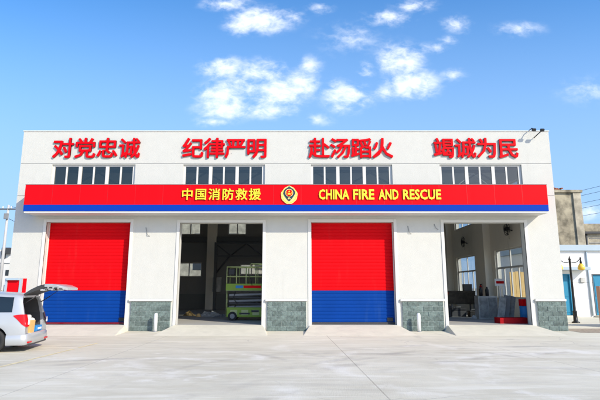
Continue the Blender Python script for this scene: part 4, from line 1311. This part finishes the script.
hs_ = empty('white_house', (-50, 62, 0), 'distant white block of flats with dark windows beside the left pole', 'building')
MB().box(-62, -48.0, 60, 72, 0, 6.2).build('wall', 'house', hs_)
MB().box(-62, -49.6, 60.5, 72, 6.203, 8.3).build('upper_storey', 'house', hs_)
MB().box(-50.6, -49.2, 59.6, 62, 7.6, 8.6).build('water_tank', 'dark', hs_)
MB().box(-62.2, -47.8, 59.8, 60.0, 6.0, 6.2).build('cornice', 'house', hs_)
for z in (1.2, 3.7):
    for x in (-60, -57.5, -55, -52.6, -50.9, -49.4):
        w = MB().box(x - .32, x + .32, 59.94, 59.998, z + .2, z + 1.15).build('window', 'house_dark', hs_)
for x in (-60, -57.5, -55, -52.6, -50.7):
    MB().box(x - .4, x + .4, 60.44, 60.498, 6.75, 7.7).build('window', 'house_dark', hs_)
hs2 = empty('grey_house', (-44, 75, 0), 'distant pale house with a dark roof just left of the station', 'building')
MB().box(-60.5, -52, 78, 88, 0, 8.8).build('wall', 'house', hs2)
MB().prism_y([(-60.9, 8.8), (-51.6, 8.8), (-56.2, 10.6)], 77.6, 88.4).build('roof', 'house_dark', hs2)
for x in (-58.5, -56.2, -53.8):
    for z in (1.5, 4.2, 6.6): MB().box(x - .5, x + .5, 77.94, 77.998, z, z + 1.4).build('window', 'house_dark', hs2)

bk = empty('back_block', (-12, 44, 0), 'pale beige block of flats behind the station, glimpsed through its back windows', 'building')
MB().box(-32, 6, 42, 52, 0, 13.5).build('wall', 'old_pale', bk)
MB().box(-32.3, 6.3, 41.7, 52.3, 13.503, 13.9).build('roof', 'mid', bk)
for z in (1.0, 4.2, 7.4, 10.6):
    for k in range(9): MB().box(-30.5 + k * 4.1, -28.6 + k * 4.1, 41.93, 41.998, z, z + 1.6).build('window', 'house_dark', bk)
nb = empty('notice_board', (-11.85, -1.5, 0), 'red notice board in a white frame behind the silver van', 'notice board')
MB().box(-12.12, -11.62, -1.5, -1.46, 1.0, 2.17).build('panel', 'letter_red', nb)
MB().box(-12.20, -12.12, -1.56, -1.44, .9, 2.25).box(-11.62, -11.54, -1.53, -1.44, .9, 2.25).box(-12.12, -11.62, -1.62, -1.44, 2.17, 2.25).box(-12.12, -11.62, -1.53, -1.44, .9, 1.0).build('frame', 'annex_band', nb)  # white frame in blue-grey: shade on its edges put into the colour
for x in (-12.16, -11.58): MB().box(x - .03, x + .03, -1.51, -1.46, 0, .9).build('leg', 'white', nb)
rp_ = MB().box(-11.52, -11.38, -1.46, -1.40, 0, 2.24, bevel=.01).build('marker_post', 'red', loc=(-11.45, -1.43, 0))
tag(rp_, 'flat red upright post right of the notice board', 'post')

def bush(cx, cy, r, h, lab):
    o = empty('shrub', (cx, cy, 0), lab, 'shrub')
    mb = MB(); bm = mb.bm
    for k in range(900):
        a = random.uniform(0, 6.2832); e = random.uniform(-.2, 1.0); q = random.uniform(.55, 1.0) ** .5
        p = Vector((cx + r * q * math.cos(a) * math.sqrt(max(0, 1 - e * e)) * 1.3, cy + r * q * math.sin(a) * math.sqrt(max(0, 1 - e * e)), h * .45 + h * .52 * e * q))
        u = Vector((random.uniform(-1, 1), random.uniform(-1, 1), random.uniform(-1, 1))).normalized()
        v = u.cross(Vector((.3, .5, .8))).normalized(); s1 = random.uniform(.04, .08)
        f = bm.faces.new([bm.verts.new(p + u * s1), bm.verts.new(p + v * s1 * .5), bm.verts.new(p - u * s1), bm.verts.new(p - v * s1 * .5)])
        f.material_index = 1 if p.z > h * .8 and random.random() < .5 else 0
    mb.build('foliage', ['leaf', 'leaf_dry'], o, normals=False)
    MB().tube([(cx, cy, 0), (cx, cy, h * .5)], [.05, .03], 6).build('stem', 'old', o)
bush(-13.1, .6, .55, 2.1, 'dark shrub with brownish top between the house and notice board')
